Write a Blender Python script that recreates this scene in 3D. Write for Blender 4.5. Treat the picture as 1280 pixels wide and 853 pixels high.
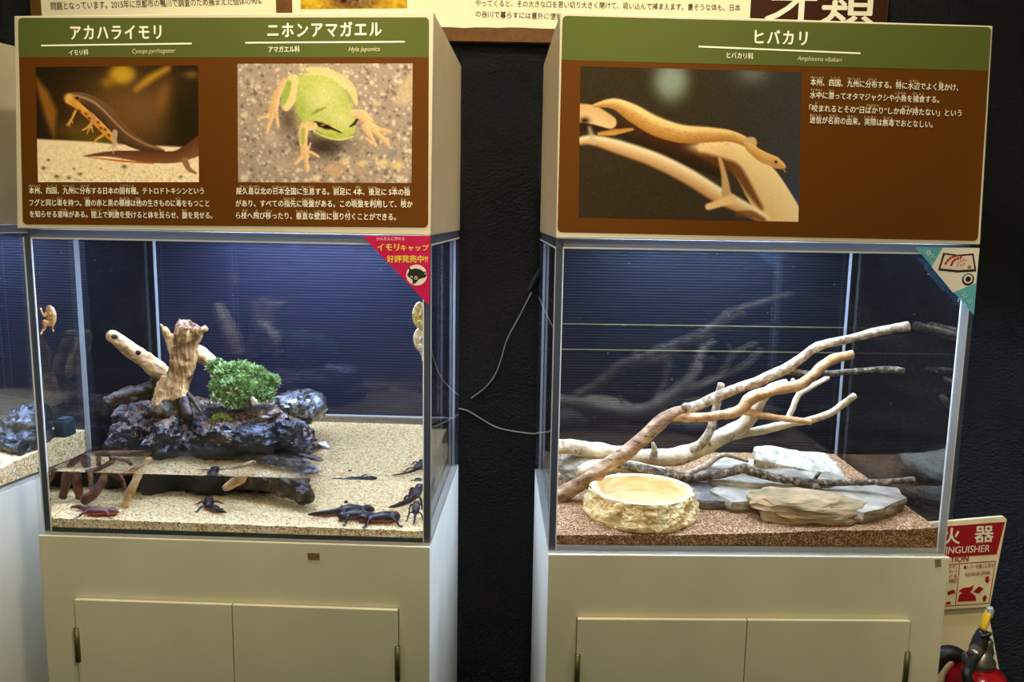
import bpy, bmesh, math, random
import numpy as np
from mathutils import Vector, Matrix, noise

for _o in list(bpy.data.objects):
    bpy.data.objects.remove(_o)
SC = bpy.context.scene
COL = SC.collection

# ------------------------------------------------------------------ camera
CAMZ = 1.40
FPX, PITCH, ROLL = 1035.555, 0.1505, 0.0165
cam_d = bpy.data.cameras.new('camera')
cam_d.sensor_width = 36.0
cam_d.lens = FPX * 36.0 / 1280.0
cam_d.clip_start = 0.02
cam = bpy.data.objects.new('camera', cam_d)
COL.objects.link(cam)
_f = Vector((0, math.cos(PITCH), -math.sin(PITCH)))
_u = Vector((0, math.sin(PITCH), math.cos(PITCH)))
_x = Vector((1, 0, 0))
CR = math.cos(ROLL) * _x + math.sin(ROLL) * _u
CU = -math.sin(ROLL) * _x + math.cos(ROLL) * _u
CF = _f
cam.matrix_world = Matrix(((CR.x, CU.x, -CF.x, 0), (CR.y, CU.y, -CF.y, 0), (CR.z, CU.z, -CF.z, CAMZ), (0, 0, 0, 1)))
SC.camera = cam

# ------------------------------------------------------------------ render look
SC.view_settings.view_transform = 'Standard'
SC.view_settings.look = 'None'
SC.view_settings.exposure = 0.0
SC.view_settings.gamma = 1.0
SC.view_settings.use_curve_mapping = False
cy = SC.cycles
cy.use_denoising = True
cy.transparent_max_bounces = 40
cy.max_bounces = 16
cy.diffuse_bounces = 4
cy.glossy_bounces = 6
cy.transmission_bounces = 12
cy.caustics_refractive = True
cy.caustics_reflective = True
cy.blur_glossy = 0.3
cy.sample_clamp_indirect = 8.0

# ------------------------------------------------------------------ world and lights
W_ = bpy.data.worlds.new('room_air')
SC.world = W_
W_.use_nodes = True
_bg = W_.node_tree.nodes['Background']
_bg.inputs[0].default_value = (0.95, 0.92, 0.66, 1)
_bg.inputs[1].default_value = 0.06

def area(name, loc, target, sx, sy, power, color, spread=180):
    d = bpy.data.lights.new(name, 'AREA')
    d.shape = 'RECTANGLE'
    d.size, d.size_y = sx, sy
    d.energy = power
    d.color = color
    d.spread = math.radians(spread)
    o = bpy.data.objects.new(name, d)
    COL.objects.link(o)
    o.location = loc
    v = Vector(target) - Vector(loc)
    o.rotation_euler = v.to_track_quat('-Z', 'Y').to_euler()
    return o

def spot(name, loc, target, power, color, angle, blend=0.6, radius=0.06):
    d = bpy.data.lights.new(name, 'SPOT')
    d.energy, d.color = power, color
    d.spot_size, d.spot_blend = math.radians(angle), blend
    d.shadow_soft_size = radius
    o = bpy.data.objects.new(name, d)
    COL.objects.link(o)
    o.location = loc
    v = Vector(target) - Vector(loc)
    o.rotation_euler = v.to_track_quat('-Z', 'Y').to_euler()
    return o

WARM = (1.0, 0.87, 0.64)
spot('board_spot', (0.05, 0.55, 2.75), (-0.03, 1.78, 1.92), 95, (1.0, 0.86, 0.60), 75, 0.8)
spot('sign_spot', (0.85, -0.75, 2.70), (-0.42, 1.2, 1.52), 122, WARM, 36, 0.9)
spot('sign_spot', (-0.95, -0.75, 2.70), (0.36, 1.2, 1.52), 98, WARM, 36, 0.9)
for _dx in (-0.45, 0.42):
    spot('down_spot', (_dx, 0.98, 2.75), (_dx, 1.06, 0.9), 75, (1.0, 0.90, 0.66), 46, 0.8)  # unseen overhead spots, added to brighten door tops and cabinet ledges
area('ceiling_glow', (0.2, -1.4, 2.7), (0.1, 1.3, 0.9), 2.2, 1.2, 17, (1.0, 0.97, 0.60))
spot('corner_spot', (1.0, 0.2, 2.7), (1.02, 1.5, 0.75), 75, WARM, 30, 0.8)

# ------------------------------------------------------------------ the units' frame (metres, from each tank's lower front corner)
TW, TD, TH, HH = 0.600, 0.4177, 0.4635, 0.3056
PANE = 0.012
FLOORT = 0.0075
ZT = CAMZ - 0.0307
ZB = ZT - TH
WALL_Y = 1.78

class Unit:
    def __init__(s, ox, oy, yaw):
        s.o = Vector((ox, oy, 0)); s.yaw = yaw
        s.U = Vector((math.cos(yaw), math.sin(yaw), 0)); s.V = Vector((-math.sin(yaw), math.cos(yaw), 0))
    def p(s, u, v, z):
        r = s.o + s.U * u + s.V * v
        return Vector((r.x, r.y, ZB + z))
    def at_v(s, px, py, v):
        d = ray(px, py); t = (s.V.dot(s.o) + v) / s.V.dot(d)
        return d * t + Vector((0, 0, CAMZ))
    def at_u(s, px, py, u):
        d = ray(px, py); t = (s.U.dot(s.o) + u) / s.U.dot(d)
        return d * t + Vector((0, 0, CAMZ))
    def at_z(s, px, py, z):
        d = ray(px, py); t = (ZB + z - CAMZ) / d.z
        return d * t + Vector((0, 0, CAMZ))
    def loc(s, P):
        d = Vector(P) - s.o
        return d.dot(s.U), d.dot(s.V), P[2] - ZB

def ray(px, py):
    return CR * ((px - 640) / FPX) + CU * ((426.5 - py) / FPX) + CF
def at_y(px, py, y):
    d = ray(px, py)
    return d * (y / d.y) + Vector((0, 0, CAMZ))

UL = Unit(-0.7176, 1.2056, -0.0353)
UR = Unit(0.0588, 1.1649, 0.0218)
UN = Unit(-1.5135, 1.346, -0.2234)
for _n, _un, _pa, _pb in (('newt', UL, 7.5, 7.5), ('snake', UR, 8.0, 8.4), ('neighbour', UN, 4.5, 4.5)):
    for _v, _sx, _sy, _pw in ((0.325, 0.36, 0.06, _pa), (0.16, 0.50, 0.16, _pb)):
        _l = area(_n + '_tank_lamp', _un.p(0.31, _v, TH + 0.03), _un.p(0.31, _v, 0), _sx, _sy, _pw, (0.40, 0.56, 1.0))
        _l.rotation_euler = (0, 0, _un.yaw)

# ------------------------------------------------------------------ mesh helpers
ORG = {}

def lin(c):
    return tuple((x / 12.92 if x <= 0.04045 else ((x + 0.055) / 1.055) ** 2.4) for x in (v / 255.0 for v in c))

def obj(name, VF, mat=None, parent=None, smooth=False, colors=None, mats=None, midx=None):
    V, F = VF
    V = np.asarray([tuple(v) for v in V], dtype=np.float64).reshape(-1, 3)
    lo, hi = V.min(0), V.max(0)
    c = np.array([(lo[0] + hi[0]) / 2, (lo[1] + hi[1]) / 2, lo[2]])
    me = bpy.data.meshes.new(name)
    me.from_pydata((V - c).tolist(), [], [tuple(int(i) for i in f) for f in F])
    if smooth:
        me.polygons.foreach_set('use_smooth', [True] * len(me.polygons))
    for m in (mats or ([mat] if mat else [])):
        me.materials.append(m)
    if midx is not None:
        me.polygons.foreach_set('material_index', [int(i) for i in midx])
    if colors is not None:
        a = me.color_attributes.new('print', 'FLOAT_COLOR', 'POINT')
        cc = np.ones((len(V), 4), dtype=np.float32); cc[:, :3] = colors
        a.data.foreach_set('color', cc.ravel())
    me.update()
    o = bpy.data.objects.new(name, me)
    COL.objects.link(o)
    o.location = c
    ORG[o.name] = Vector(c)
    if parent is not None:
        o.parent = parent
        o.matrix_parent_inverse = Matrix.Translation(-ORG[parent.name])
    return o

def tag(o, label, cat, group=None, kind=None):
    if label: o['label'] = label
    if cat: o['category'] = cat
    if group: o['group'] = group
    if kind: o['kind'] = kind
    return o

def thing(name, loc, label, cat, group=None):
    o = bpy.data.objects.new(name, None)
    o.empty_display_size = 0.05
    COL.objects.link(o)
    o.location = loc
    ORG[o.name] = Vector(loc)
    return tag(o, label, cat, group)

def structure(o):
    o['kind'] = 'structure'
    return o

def merge(*parts):
    V, F = [], []
    for v, f in parts:
        n = len(V)
        V.extend(v)
        F.extend([tuple(i + n for i in q) for q in f])
    return V, F

HEXF = [(0, 3, 2, 1), (4, 5, 6, 7), (0, 1, 5, 4), (1, 2, 6, 5), (2, 3, 7, 6), (3, 0, 4, 7)]
def hexa(pts):
    return [Vector(p) for p in pts], list(HEXF)
def ubox(un, u0, u1, v0, v1, z0, z1):
    return hexa([un.p(u0, v0, z0), un.p(u1, v0, z0), un.p(u1, v1, z0), un.p(u0, v1, z0),
                 un.p(u0, v0, z1), un.p(u1, v0, z1), un.p(u1, v1, z1), un.p(u0, v1, z1)])
def wbox(x0, x1, y0, y1, z0, z1):
    return hexa([(x0, y0, z0), (x1, y0, z0), (x1, y1, z0), (x0, y1, z0), (x0, y0, z1), (x1, y0, z1), (x1, y1, z1), (x0, y1, z1)])

def bevel(o, w, seg=2):
    m = o.modifiers.new('edge', 'BEVEL'); m.width = w; m.segments = seg; m.limit_method = 'ANGLE'
    return o

def crom(P, R, n):
    """Catmull-Rom through the points, n steps per span."""
    P = [Vector(p) for p in P]
    out, ro = [], []
    m = len(P)
    for i in range(m - 1):
        p0 = P[max(i - 1, 0)]; p1 = P[i]; p2 = P[i + 1]; p3 = P[min(i + 2, m - 1)]
        for k in range(n):
            t = k / n
            out.append(0.5 * ((2 * p1) + (p2 - p0) * t + (2 * p0 - 5 * p1 + 4 * p2 - p3) * t * t + (3 * p1 - p0 - 3 * p2 + p3) * t ** 3))
            ro.append(R[i] * (1 - t) + R[i + 1] * t)
    out.append(P[-1]); ro.append(R[-1])
    return out, ro

def tube(P, R, seg=12, n=5, rough=0.0, freq=60.0, sq=(1, 1), up=Vector((0, 0, 1)), seed=0.0, groove=0.0, roundend=True):
    P, R = crom(P, R, n)
    V, F = [], []
    m = len(P)
    sgn = None
    for i in range(m):
        t = (P[min(i + 1, m - 1)] - P[max(i - 1, 0)]).normalized()
        a = up.cross(t)
        if a.length < 0.2: a = Vector((1, 0.3, 0)).cross(t)
        a.normalize()
        if sgn is not None and a.dot(sgn) < 0: a = -a
        sgn = a
        b = t.cross(a)
        for k in range(seg):
            an = 2 * math.pi * k / seg
            d = a * math.cos(an) * sq[0] + b * math.sin(an) * sq[1]
            r = R[i]
            if rough: r *= 1 + rough * noise.noise((P[i] + d * R[i] * 2) * freq + Vector((seed, seed, 0)))
            if groove: r *= 1 + groove * math.sin(an * 5 + i * 0.35 + seed) * (0.5 + noise.noise(Vector((an * 1.5, i * 0.15, seed))))
            V.append(P[i] + d * r)
    for i in range(m - 1):
        for k in range(seg):
            k2 = (k + 1) % seg
            F.append((i * seg + k, i * seg + k2, (i + 1) * seg + k2, (i + 1) * seg + k))
    for i0, base in ((0, 0), (m - 1, (m - 1) * seg)):
        c = len(V)
        dirn = (P[0] - P[1]).normalized() if i0 == 0 else (P[-1] - P[-2]).normalized()
        V.append(P[i0] + dirn * (R[i0] * 0.35 if roundend else 0))
        for k in range(seg):
            k2 = (k + 1) % seg
            F.append((base + k2, base + k, c) if i0 == 0 else (base + k, base + k2, c))
    return V, F

def ico(sub):
    bm = bmesh.new()
    bmesh.ops.create_icosphere(bm, subdivisions=sub, radius=1.0)
    V = [v.co.copy() for v in bm.verts]
    F = [tuple(v.index for v in f.verts) for f in bm.faces]
    bm.free()
    return V, F
ICO = {k: ico(k) for k in (2, 3, 4, 5)}

def ellip(c, ax, sub=3, rot=None):
    V, F = ICO[sub]
    c = Vector(c)
    R = rot if rot is not None else Matrix.Identity(3)
    return [c + R @ Vector((v.x * ax[0], v.y * ax[1], v.z * ax[2])) for v in V], F

def stone(c, dims, seed, rot=0.0, planes=16, sub=4, rough=0.05, freq=4.0, tilt=(0, 0), strata=0.0, sharp=14.0):
    """A faceted stone: the soft intersection of random half spaces, then roughened. c is the centre."""
    rnd = random.Random(seed)
    ns = [Vector((0, 0, 1)), Vector((0, 0, -1))]
    while len(ns) < planes:
        v = Vector((rnd.uniform(-1, 1), rnd.uniform(-1, 1), rnd.uniform(-0.8, 0.8)))
        if 0.2 < v.length < 1: ns.append(v.normalized())
    ds = [rnd.uniform(0.72, 1.0) for _ in ns]
    ds[0] = ds[1] = 0.8
    R = Matrix.Rotation(rot, 3, 'Z') @ Matrix.Rotation(tilt[0], 3, 'X') @ Matrix.Rotation(tilt[1], 3, 'Y')
    V, F = ICO[sub]
    out = []
    off = Vector((seed * 1.7, seed * 0.9, seed * 0.3))
    for v in V:
        s = (1 / 1.08) ** sharp
        for n_, d in zip(ns, ds):
            q = v.dot(n_) / d
            if q > 0: s += q ** sharp
        r = 1.0 / (s ** (1.0 / sharp))
        w = v * r
        r2 = 1 + rough * noise.fractal(w * freq + off, 0.6, 2.0, 4)
        w = w * r2
        if strata:
            w.x += strata * math.sin(w.z * 22 + 2 * noise.noise(w * 2 + off)) * v.x
            w.y += strata * math.sin(w.z * 22 + 2 * noise.noise(w * 2 + off)) * v.y
        out.append(Vector(c) + R @ Vector((w.x * dims[0], w.y * dims[1], w.z * dims[2])))
    return out, F

def organic(parts, voxel, disp=0.0, freq=30.0, smooth=4, seed=0.0, decimate=None):
    """Join closed shapes into one continuous skin."""
    V, F = merge(*parts)
    me = bpy.data.meshes.new('tmp')
    me.from_pydata([tuple(v) for v in V], [], F)
    o = bpy.data.objects.new('tmp', me)
    COL.objects.link(o)
    m = o.modifiers.new('r', 'REMESH'); m.mode = 'VOXEL'; m.voxel_size = voxel
    if smooth:
        s = o.modifiers.new('s', 'SMOOTH'); s.iterations = smooth; s.factor = 0.5
    dg = bpy.context.evaluated_depsgraph_get()
    ev = bpy.data.meshes.new_from_object(o.evaluated_get(dg))
    V2 = [v.co.copy() for v in ev.vertices]
    N2 = [v.normal.copy() for v in ev.vertices]
    F2 = [tuple(p.vertices) for p in ev.polygons]
    bpy.data.objects.remove(o); bpy.data.meshes.remove(me); bpy.data.meshes.remove(ev)
    if disp:
        off = Vector((seed, -seed, seed * 2))
        V2 = [v + n_ * disp * noise.fractal(v * freq + off, 0.7, 2.1, 4) for v, n_ in zip(V2, N2)]
    return V2, F2

# ------------------------------------------------------------------ materials
def new_mat(name):
    m = bpy.data.materials.new(name)
    m.use_nodes = True
    nt = m.node_tree
    return m, nt, nt.nodes['Principled BSDF'], nt.nodes['Material Output']

def plain(name, rgb, rough=0.5, spec=0.5, metal=0.0, coat=0.0, emit=None):
    m, nt, b, _ = new_mat(name)
    b.inputs['Base Color'].default_value = (*lin(rgb), 1)
    b.inputs['Roughness'].default_value = rough
    b.inputs['Specular IOR Level'].default_value = spec
    b.inputs['Metallic'].default_value = metal
    b.inputs['Coat Weight'].default_value = coat
    if emit:
        b.inputs['Emission Color'].default_value = (*lin(emit[0]), 1)
        b.inputs['Emission Strength'].default_value = emit[1]
    return m

TINT = (1.0, 1.0, 1.0)
def noisy(name, stops, scale=20, detail=6, rough=0.6, spec=0.4, bump=0.0, bscale=None, bdist=0.002, stretch=(1, 1, 1),
          second=None, coat=0.0, kind='noise', distortion=0.0, k=3.0, dim=1.0):
    """Base colour from a ramp over noise in object space, an optional second overlay and a bump."""
    if kind != 'noise': k = 1.0
    scale *= k
    bscale = bscale * k if bscale else scale * 2
    m, nt, b, _ = new_mat(name)
    N, L = nt.nodes, nt.links
    tc = N.new('ShaderNodeTexCoord'); mp = N.new('ShaderNodeMapping')
    mp.inputs['Scale'].default_value = stretch
    L.new(tc.outputs['Object'], mp.inputs['Vector'])
    if kind == 'noise':
        t = N.new('ShaderNodeTexNoise'); t.inputs['Scale'].default_value = scale; t.inputs['Detail'].default_value = detail
        t.inputs['Distortion'].default_value = distortion
        fac = t.outputs['Fac']
    else:
        t = N.new('ShaderNodeTexVoronoi'); t.inputs['Scale'].default_value = scale
        sp = N.new('ShaderNodeSeparateColor')
        L.new(t.outputs['Color'], sp.inputs[0]); fac = sp.outputs[0]
    L.new(mp.outputs['Vector'], t.inputs['Vector'])
    r = N.new('ShaderNodeValToRGB')
    L.new(fac, r.inputs['Fac'])
    el = r.color_ramp.elements
    while len(el) < len(stops): el.new(0.5)
    for e, (p_, c) in zip(el, stops):
        e.position = p_; e.color = (*(min(1.0, x * dim * w_) for x, w_ in zip(lin(c), TINT)), 1)
    colr = r.outputs['Color']
    if second:
        c2, sc2, lo, hi = second
        t2 = N.new('ShaderNodeTexNoise'); t2.inputs['Scale'].default_value = sc2 * k; t2.inputs['Detail'].default_value = 5
        L.new(mp.outputs['Vector'], t2.inputs['Vector'])
        mr = N.new('ShaderNodeMapRange'); mr.inputs[1].default_value = lo; mr.inputs[2].default_value = hi
        L.new(t2.outputs['Fac'], mr.inputs[0])
        mx = N.new('ShaderNodeMix'); mx.data_type = 'RGBA'
        mx.inputs[7].default_value = (*(min(1.0, x * dim * w_) for x, w_ in zip(lin(c2), TINT)), 1)
        L.new(mr.outputs[0], mx.inputs[0]); L.new(colr, mx.inputs[6])
        colr = mx.outputs[2]
    L.new(colr, b.inputs['Base Color'])
    b.inputs['Roughness'].default_value = rough
    b.inputs['Specular IOR Level'].default_value = spec
    b.inputs['Coat Weight'].default_value = coat
    b.inputs['Coat Roughness'].default_value = 0.1
    if bump:
        tb = N.new('ShaderNodeTexNoise' if kind == 'noise' else 'ShaderNodeTexVoronoi')
        tb.inputs['Scale'].default_value = bscale
        if kind == 'noise': tb.inputs['Detail'].default_value = 8
        L.new(mp.outputs['Vector'], tb.inputs['Vector'])
        bp = N.new('ShaderNodeBump'); bp.inputs['Strength'].default_value = bump; bp.inputs['Distance'].default_value = bdist
        L.new(tb.outputs[0], bp.inputs['Height']); L.new(bp.outputs[0], b.inputs['Normal'])
    return m

def pane_mat(name, tint, specks=0.0, haze=0.0):
    """Clear acrylic sheet: straight-through view plus Fresnel mirror, with a few scuffs and water spots of its own."""
    m, nt, b, out = new_mat(name)
    N, L = nt.nodes, nt.links
    N.remove(b)
    geo = N.new('ShaderNodeNewGeometry')
    mr = N.new('ShaderNodeMapRange'); mr.inputs[3].default_value = 1.49; mr.inputs[4].default_value = 1 / 1.49
    L.new(geo.outputs['Backfacing'], mr.inputs[0])
    fr = N.new('ShaderNodeFresnel'); L.new(mr.outputs[0], fr.inputs['IOR'])
    tr = N.new('ShaderNodeBsdfTransparent'); tr.inputs[0].default_value = (*tint, 1)
    gl = N.new('ShaderNodeBsdfGlossy'); gl.inputs['Roughness'].default_value = 0.0
    mx = N.new('ShaderNodeMixShader')
    L.new(fr.outputs[0], mx.inputs[0]); L.new(tr.outputs[0], mx.inputs[1]); L.new(gl.outputs[0], mx.inputs[2])
    last = mx
    if specks or haze:
        tc = N.new('ShaderNodeTexCoord')
        v = N.new('ShaderNodeTexVoronoi'); v.inputs['Scale'].default_value = 38
        L.new(tc.outputs['Object'], v.inputs['Vector'])
        mr2 = N.new('ShaderNodeMapRange'); mr2.inputs[1].default_value = 0.04; mr2.inputs[2].default_value = 0.015
        mr2.inputs[3].default_value = haze; mr2.inputs[4].default_value = specks
        L.new(v.outputs['Distance'], mr2.inputs[0])
        df = N.new('ShaderNodeBsdfDiffuse'); df.inputs[0].default_value = (0.8, 0.83, 0.9, 1)
        tl = N.new('ShaderNodeBsdfTranslucent'); tl.inputs[0].default_value = (0.8, 0.83, 0.9, 1)
        m1 = N.new('ShaderNodeMixShader'); L.new(df.outputs[0], m1.inputs[1]); L.new(tl.outputs[0], m1.inputs[2])
        m2 = N.new('ShaderNodeMixShader')
        L.new(mr2.outputs[0], m2.inputs[0]); L.new(last.outputs[0], m2.inputs[1]); L.new(m1.outputs[0], m2.inputs[2])
        last = m2
    L.new(last.outputs[0], out.inputs['Surface'])
    return m

def edge_mat(name, rgb, trans=0.5, rough=0.25):
    """Acrylic edge"""
    m, nt, b, out = new_mat(name)
    N, L = nt.nodes, nt.links
    b.inputs['Base Color'].default_value = (*lin(rgb), 1)
    b.inputs['Roughness'].default_value = rough
    tl = N.new('ShaderNodeBsdfTranslucent'); tl.inputs[0].default_value = (*lin(rgb), 1)
    mx = N.new('ShaderNodeMixShader'); mx.inputs[0].default_value = trans
    L.new(b.outputs[0], mx.inputs[1]); L.new(tl.outputs[0], mx.inputs[2]); L.new(mx.outputs[0], out.inputs['Surface'])
    return m

def print_mat(name):
    m, nt, b, _ = new_mat(name)
    a = nt.nodes.new('ShaderNodeVertexColor'); a.layer_name = 'print'
    nt.links.new(a.outputs['Color'], b.inputs['Base Color'])
    b.inputs['Roughness'].default_value = 0.7
    b.inputs['Specular IOR Level'].default_value = 0.05
    return m

def glass_mat(name, ior, color, bump=0.0):
    m, nt, b, out = new_mat(name)
    N, L = nt.nodes, nt.links
    N.remove(b)
    g = N.new('ShaderNodeBsdfGlass'); g.inputs['Color'].default_value = (*color, 1); g.inputs['IOR'].default_value = ior
    g.inputs['Roughness'].default_value = 0.0
    L.new(g.outputs[0], out.inputs['Surface'])
    return m

M = {}
M['wall'] = noisy('wall_paint', [(0.3, (2, 3, 10)), (0.7, (6, 8, 18))], 3, 4, rough=0.2, spec=0.7, bump=1.0, bscale=70, bdist=0.011)
M['floor'] = noisy('floor_vinyl', [(0.3, (40, 39, 36)), (0.7, (54, 52, 48))], 6, rough=0.5)
M['paint'] = noisy('cream_paint', [(0.35, (214, 206, 180)), (0.65, (222, 213, 187))], 3, 3, rough=0.5, spec=0.3, bump=0.05, bscale=300, bdist=0.0005)
M['hpaint'] = noisy('header_paint', [(0.35, (204, 190, 164)), (0.65, (211, 197, 171))], 3, 3, rough=0.5, spec=0.3)
M['doorgap'] = plain('dark_gap', (38, 34, 20), 0.8)
M['hinge'] = plain('hinge_metal', (112, 108, 66), 0.4, metal=0.7)
M['brown'] = plain('sign_brown', (94, 52, 6), 0.7, 0.08)
M['green'] = plain('sign_green', (86, 93, 42), 0.7, 0.08)
M['ink'] = plain('cream_ink', (252, 244, 222), 0.6, 0.1)
M['inkdim'] = plain('cream_ink_small', (216, 200, 160), 0.6, 0.1)
M['black'] = plain('black_ink', (58, 42, 26), 0.6, 0.1)
M['print'] = print_mat('photo_print')
M['pane'] = pane_mat('clear_acrylic', (0.985, 0.99, 0.99), 0.35, 0.0003)
M['sidepane'] = pane_mat('clear_acrylic_side', (0.98, 0.988, 0.99), 0.30, 0.0003)
M['edgepale'] = edge_mat('acrylic_edge_pale', (206, 204, 196), 0.5)  # light caught in the clear edge, painted as a pale tone
M['edgerim'] = edge_mat('acrylic_edge_rim', (150, 150, 150), 0.5, 0.12)
M['edgedark'] = edge_mat('acrylic_edge_dark', (104, 108, 116), 0.4, 0.15)  # same clear acrylic; the dark seen through it painted as its tone
M['edgefloor'] = edge_mat('acrylic_floor_edge_dark', (44, 52, 56), 0.3, 0.15)
M['seam'] = edge_mat('acrylic_seam_white', (250, 244, 230), 0.5)
M['rib'] = plain('ribbed_sheet', (25, 24, 37), 0.55, 0.15)
M['ribr'] = plain('ribbed_sheet_dark', (10, 11, 17), 0.55, 0.12)
M['water'] = glass_mat('water', 1.333, (0.985, 0.985, 0.965))
TINT = (1.27, 1.12, 0.84)   # warm-toned natural sand, wood and stone
M['sand'] = noisy('coral_sand', [(0.0, (96, 68, 38)), (0.10, (174, 138, 90)), (0.35, (210, 180, 132)), (0.7, (226, 202, 160)), (0.95, (246, 232, 204))],
                  420, rough=0.8, spec=0.2, kind='voronoi', bump=0.7, bscale=420, bdist=0.0016)
M['gravel'] = noisy('brown_gravel', [(0.0, (70, 46, 26)), (0.3, (102, 74, 46)), (0.65, (126, 96, 66)), (0.95, (182, 148, 114))],
                    560, rough=0.85, spec=0.15, kind='voronoi', bump=0.7, bscale=560, bdist=0.0014)

# ------------------------------------------------------------------ the room
structure(obj('wall_back', wbox(-3.0, 3.0, WALL_Y, WALL_Y + 0.1, 0, 2.9), M['wall']))
structure(obj('floor', wbox(-3.0, 3.0, -3.0, WALL_Y + 0.1, -0.05, 0), M['floor']))

# ------------------------------------------------------------------ flat graphics on a plane
class Plane:
    """A flat face: origin at its upper left corner, S to its right, H down, N towards the viewer."""
    def __init__(s, o, S, H):
        s.o, s.S, s.H = Vector(o), Vector(S).normalized(), Vector(H).normalized()
        s.N = s.H.cross(s.S).normalized()
        if s.N.dot(Vector((0, 0, CAMZ)) - s.o) < 0: s.N = -s.N
    def px(s, x, y):
        d = ray(x, y); c = Vector((0, 0, CAMZ))
        t = s.N.dot(s.o - c) / s.N.dot(d)
        q = c + d * t - s.o
        return q.dot(s.S), q.dot(s.H)
    def at(s, a, b, e=0.0):
        return s.o + s.S * a + s.H * b + s.N * e

def sheet(pl, pts, e0, e1):
    """A thin sheet with outline pts (s, h) from e0 to e1 off the plane."""
    n = len(pts)
    ar = sum(pts[i][0] * pts[(i + 1) % n][1] - pts[(i + 1) % n][0] * pts[i][1] for i in range(n))
    if ar > 0: pts = pts[::-1]
    V = [pl.at(a, b, e0) for a, b in pts] + [pl.at(a, b, e1) for a, b in pts]
    F = [tuple(range(n - 1, -1, -1)), tuple(range(n, 2 * n))] + [(i, (i + 1) % n, n + (i + 1) % n, n + i) for i in range(n)]
    return V, F

def rrect(s0, h0, s1, h1, r, n=5, corners=(1, 1, 1, 1)):
    out = []
    for k, (cx, cy, a0) in enumerate(((s1 - r, h0 + r, -90), (s1 - r, h1 - r, 0), (s0 + r, h1 - r, 90), (s0 + r, h0 + r, 180))):
        if corners[k]:
            out += [(cx + r * math.cos(math.radians(a0 + 90 * i / n)), cy + r * math.sin(math.radians(a0 + 90 * i / n))) for i in range(n + 1)]
        else:
            out.append(((s1, h0), (s1, h1), (s0, h1), (s0, h0))[k])
    return out

def pxrect(pl, x0, y0, x1, y1):
    """Rectangle on the plane from two opposite corners as seen."""
    a = pl.px(x0, y0); b = pl.px(x1, y1)
    return [(a[0], a[1]), (b[0], a[1]), (b[0], b[1]), (a[0], b[1])]

def lettering(name, pl, body, p0, p1, mat, parent, e=0.0012, hpx=None, bold=0.012, italic=0.0, gap=1.0):
    """One line of writing. p0 and p1: where its baseline starts and ends. hpx: height of its body in the same units."""
    cu = bpy.data.curves.new('tmp', 'FONT')
    cu.body = body
    cu.shear = italic
    cu.space_character = gap
    cu.resolution_u = 3
    o = bpy.data.objects.new('tmp', cu); COL.objects.link(o)
    dg = bpy.context.evaluated_depsgraph_get()
    me = bpy.data.meshes.new_from_object(o.evaluated_get(dg))
    V = np.array([v.co[:] for v in me.vertices])
    F = [tuple(p.vertices) for p in me.polygons]
    bpy.data.objects.remove(o); bpy.data.meshes.remove(me); bpy.data.curves.remove(cu)
    a, b = pl.px(*p0), pl.px(*p1)
    d = Vector((b[0] - a[0], b[1] - a[1]))
    L_ = d.length; d.normalize()
    x0, x1 = V[:, 0].min(), V[:, 0].max()
    k = L_ / (x1 - x0)
    kh = k
    if hpx:
        c = pl.px(p0[0], p0[1] - hpx)
        kh = (a[1] - c[1]) / (V[:, 1].max() - min(0.0, V[:, 1].min()))
    W = []
    for x, y, _ in V:
        xx = (x - x0) * k; yy = y * kh
        W.append(pl.at(a[0] + d[0] * xx + d[1] * yy, a[1] + d[1] * xx - d[0] * yy, e))
    if bold:
        W0, F0 = W, F
        W, F = [], []
        for i_, (sx, sy) in enumerate(((1, 0), (-1, 0), (0, 0.8), (0, -0.8))):
            o_ = pl.S * (bold * k * sx) + pl.H * (bold * kh * sy) + pl.N * (0.0001 * i_)
            n0 = len(W)
            W += [w + o_ for w in W0]; F += [tuple(i + n0 for i in f) for f in F0]
    q = [W[i] for i in F[0]]
    if len(q) >= 3 and (q[1] - q[0]).cross(q[2] - q[0]).dot(pl.N) < 0:
        F = [f[::-1] for f in F]
    return obj(name, (W, F), mat, parent)

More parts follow.
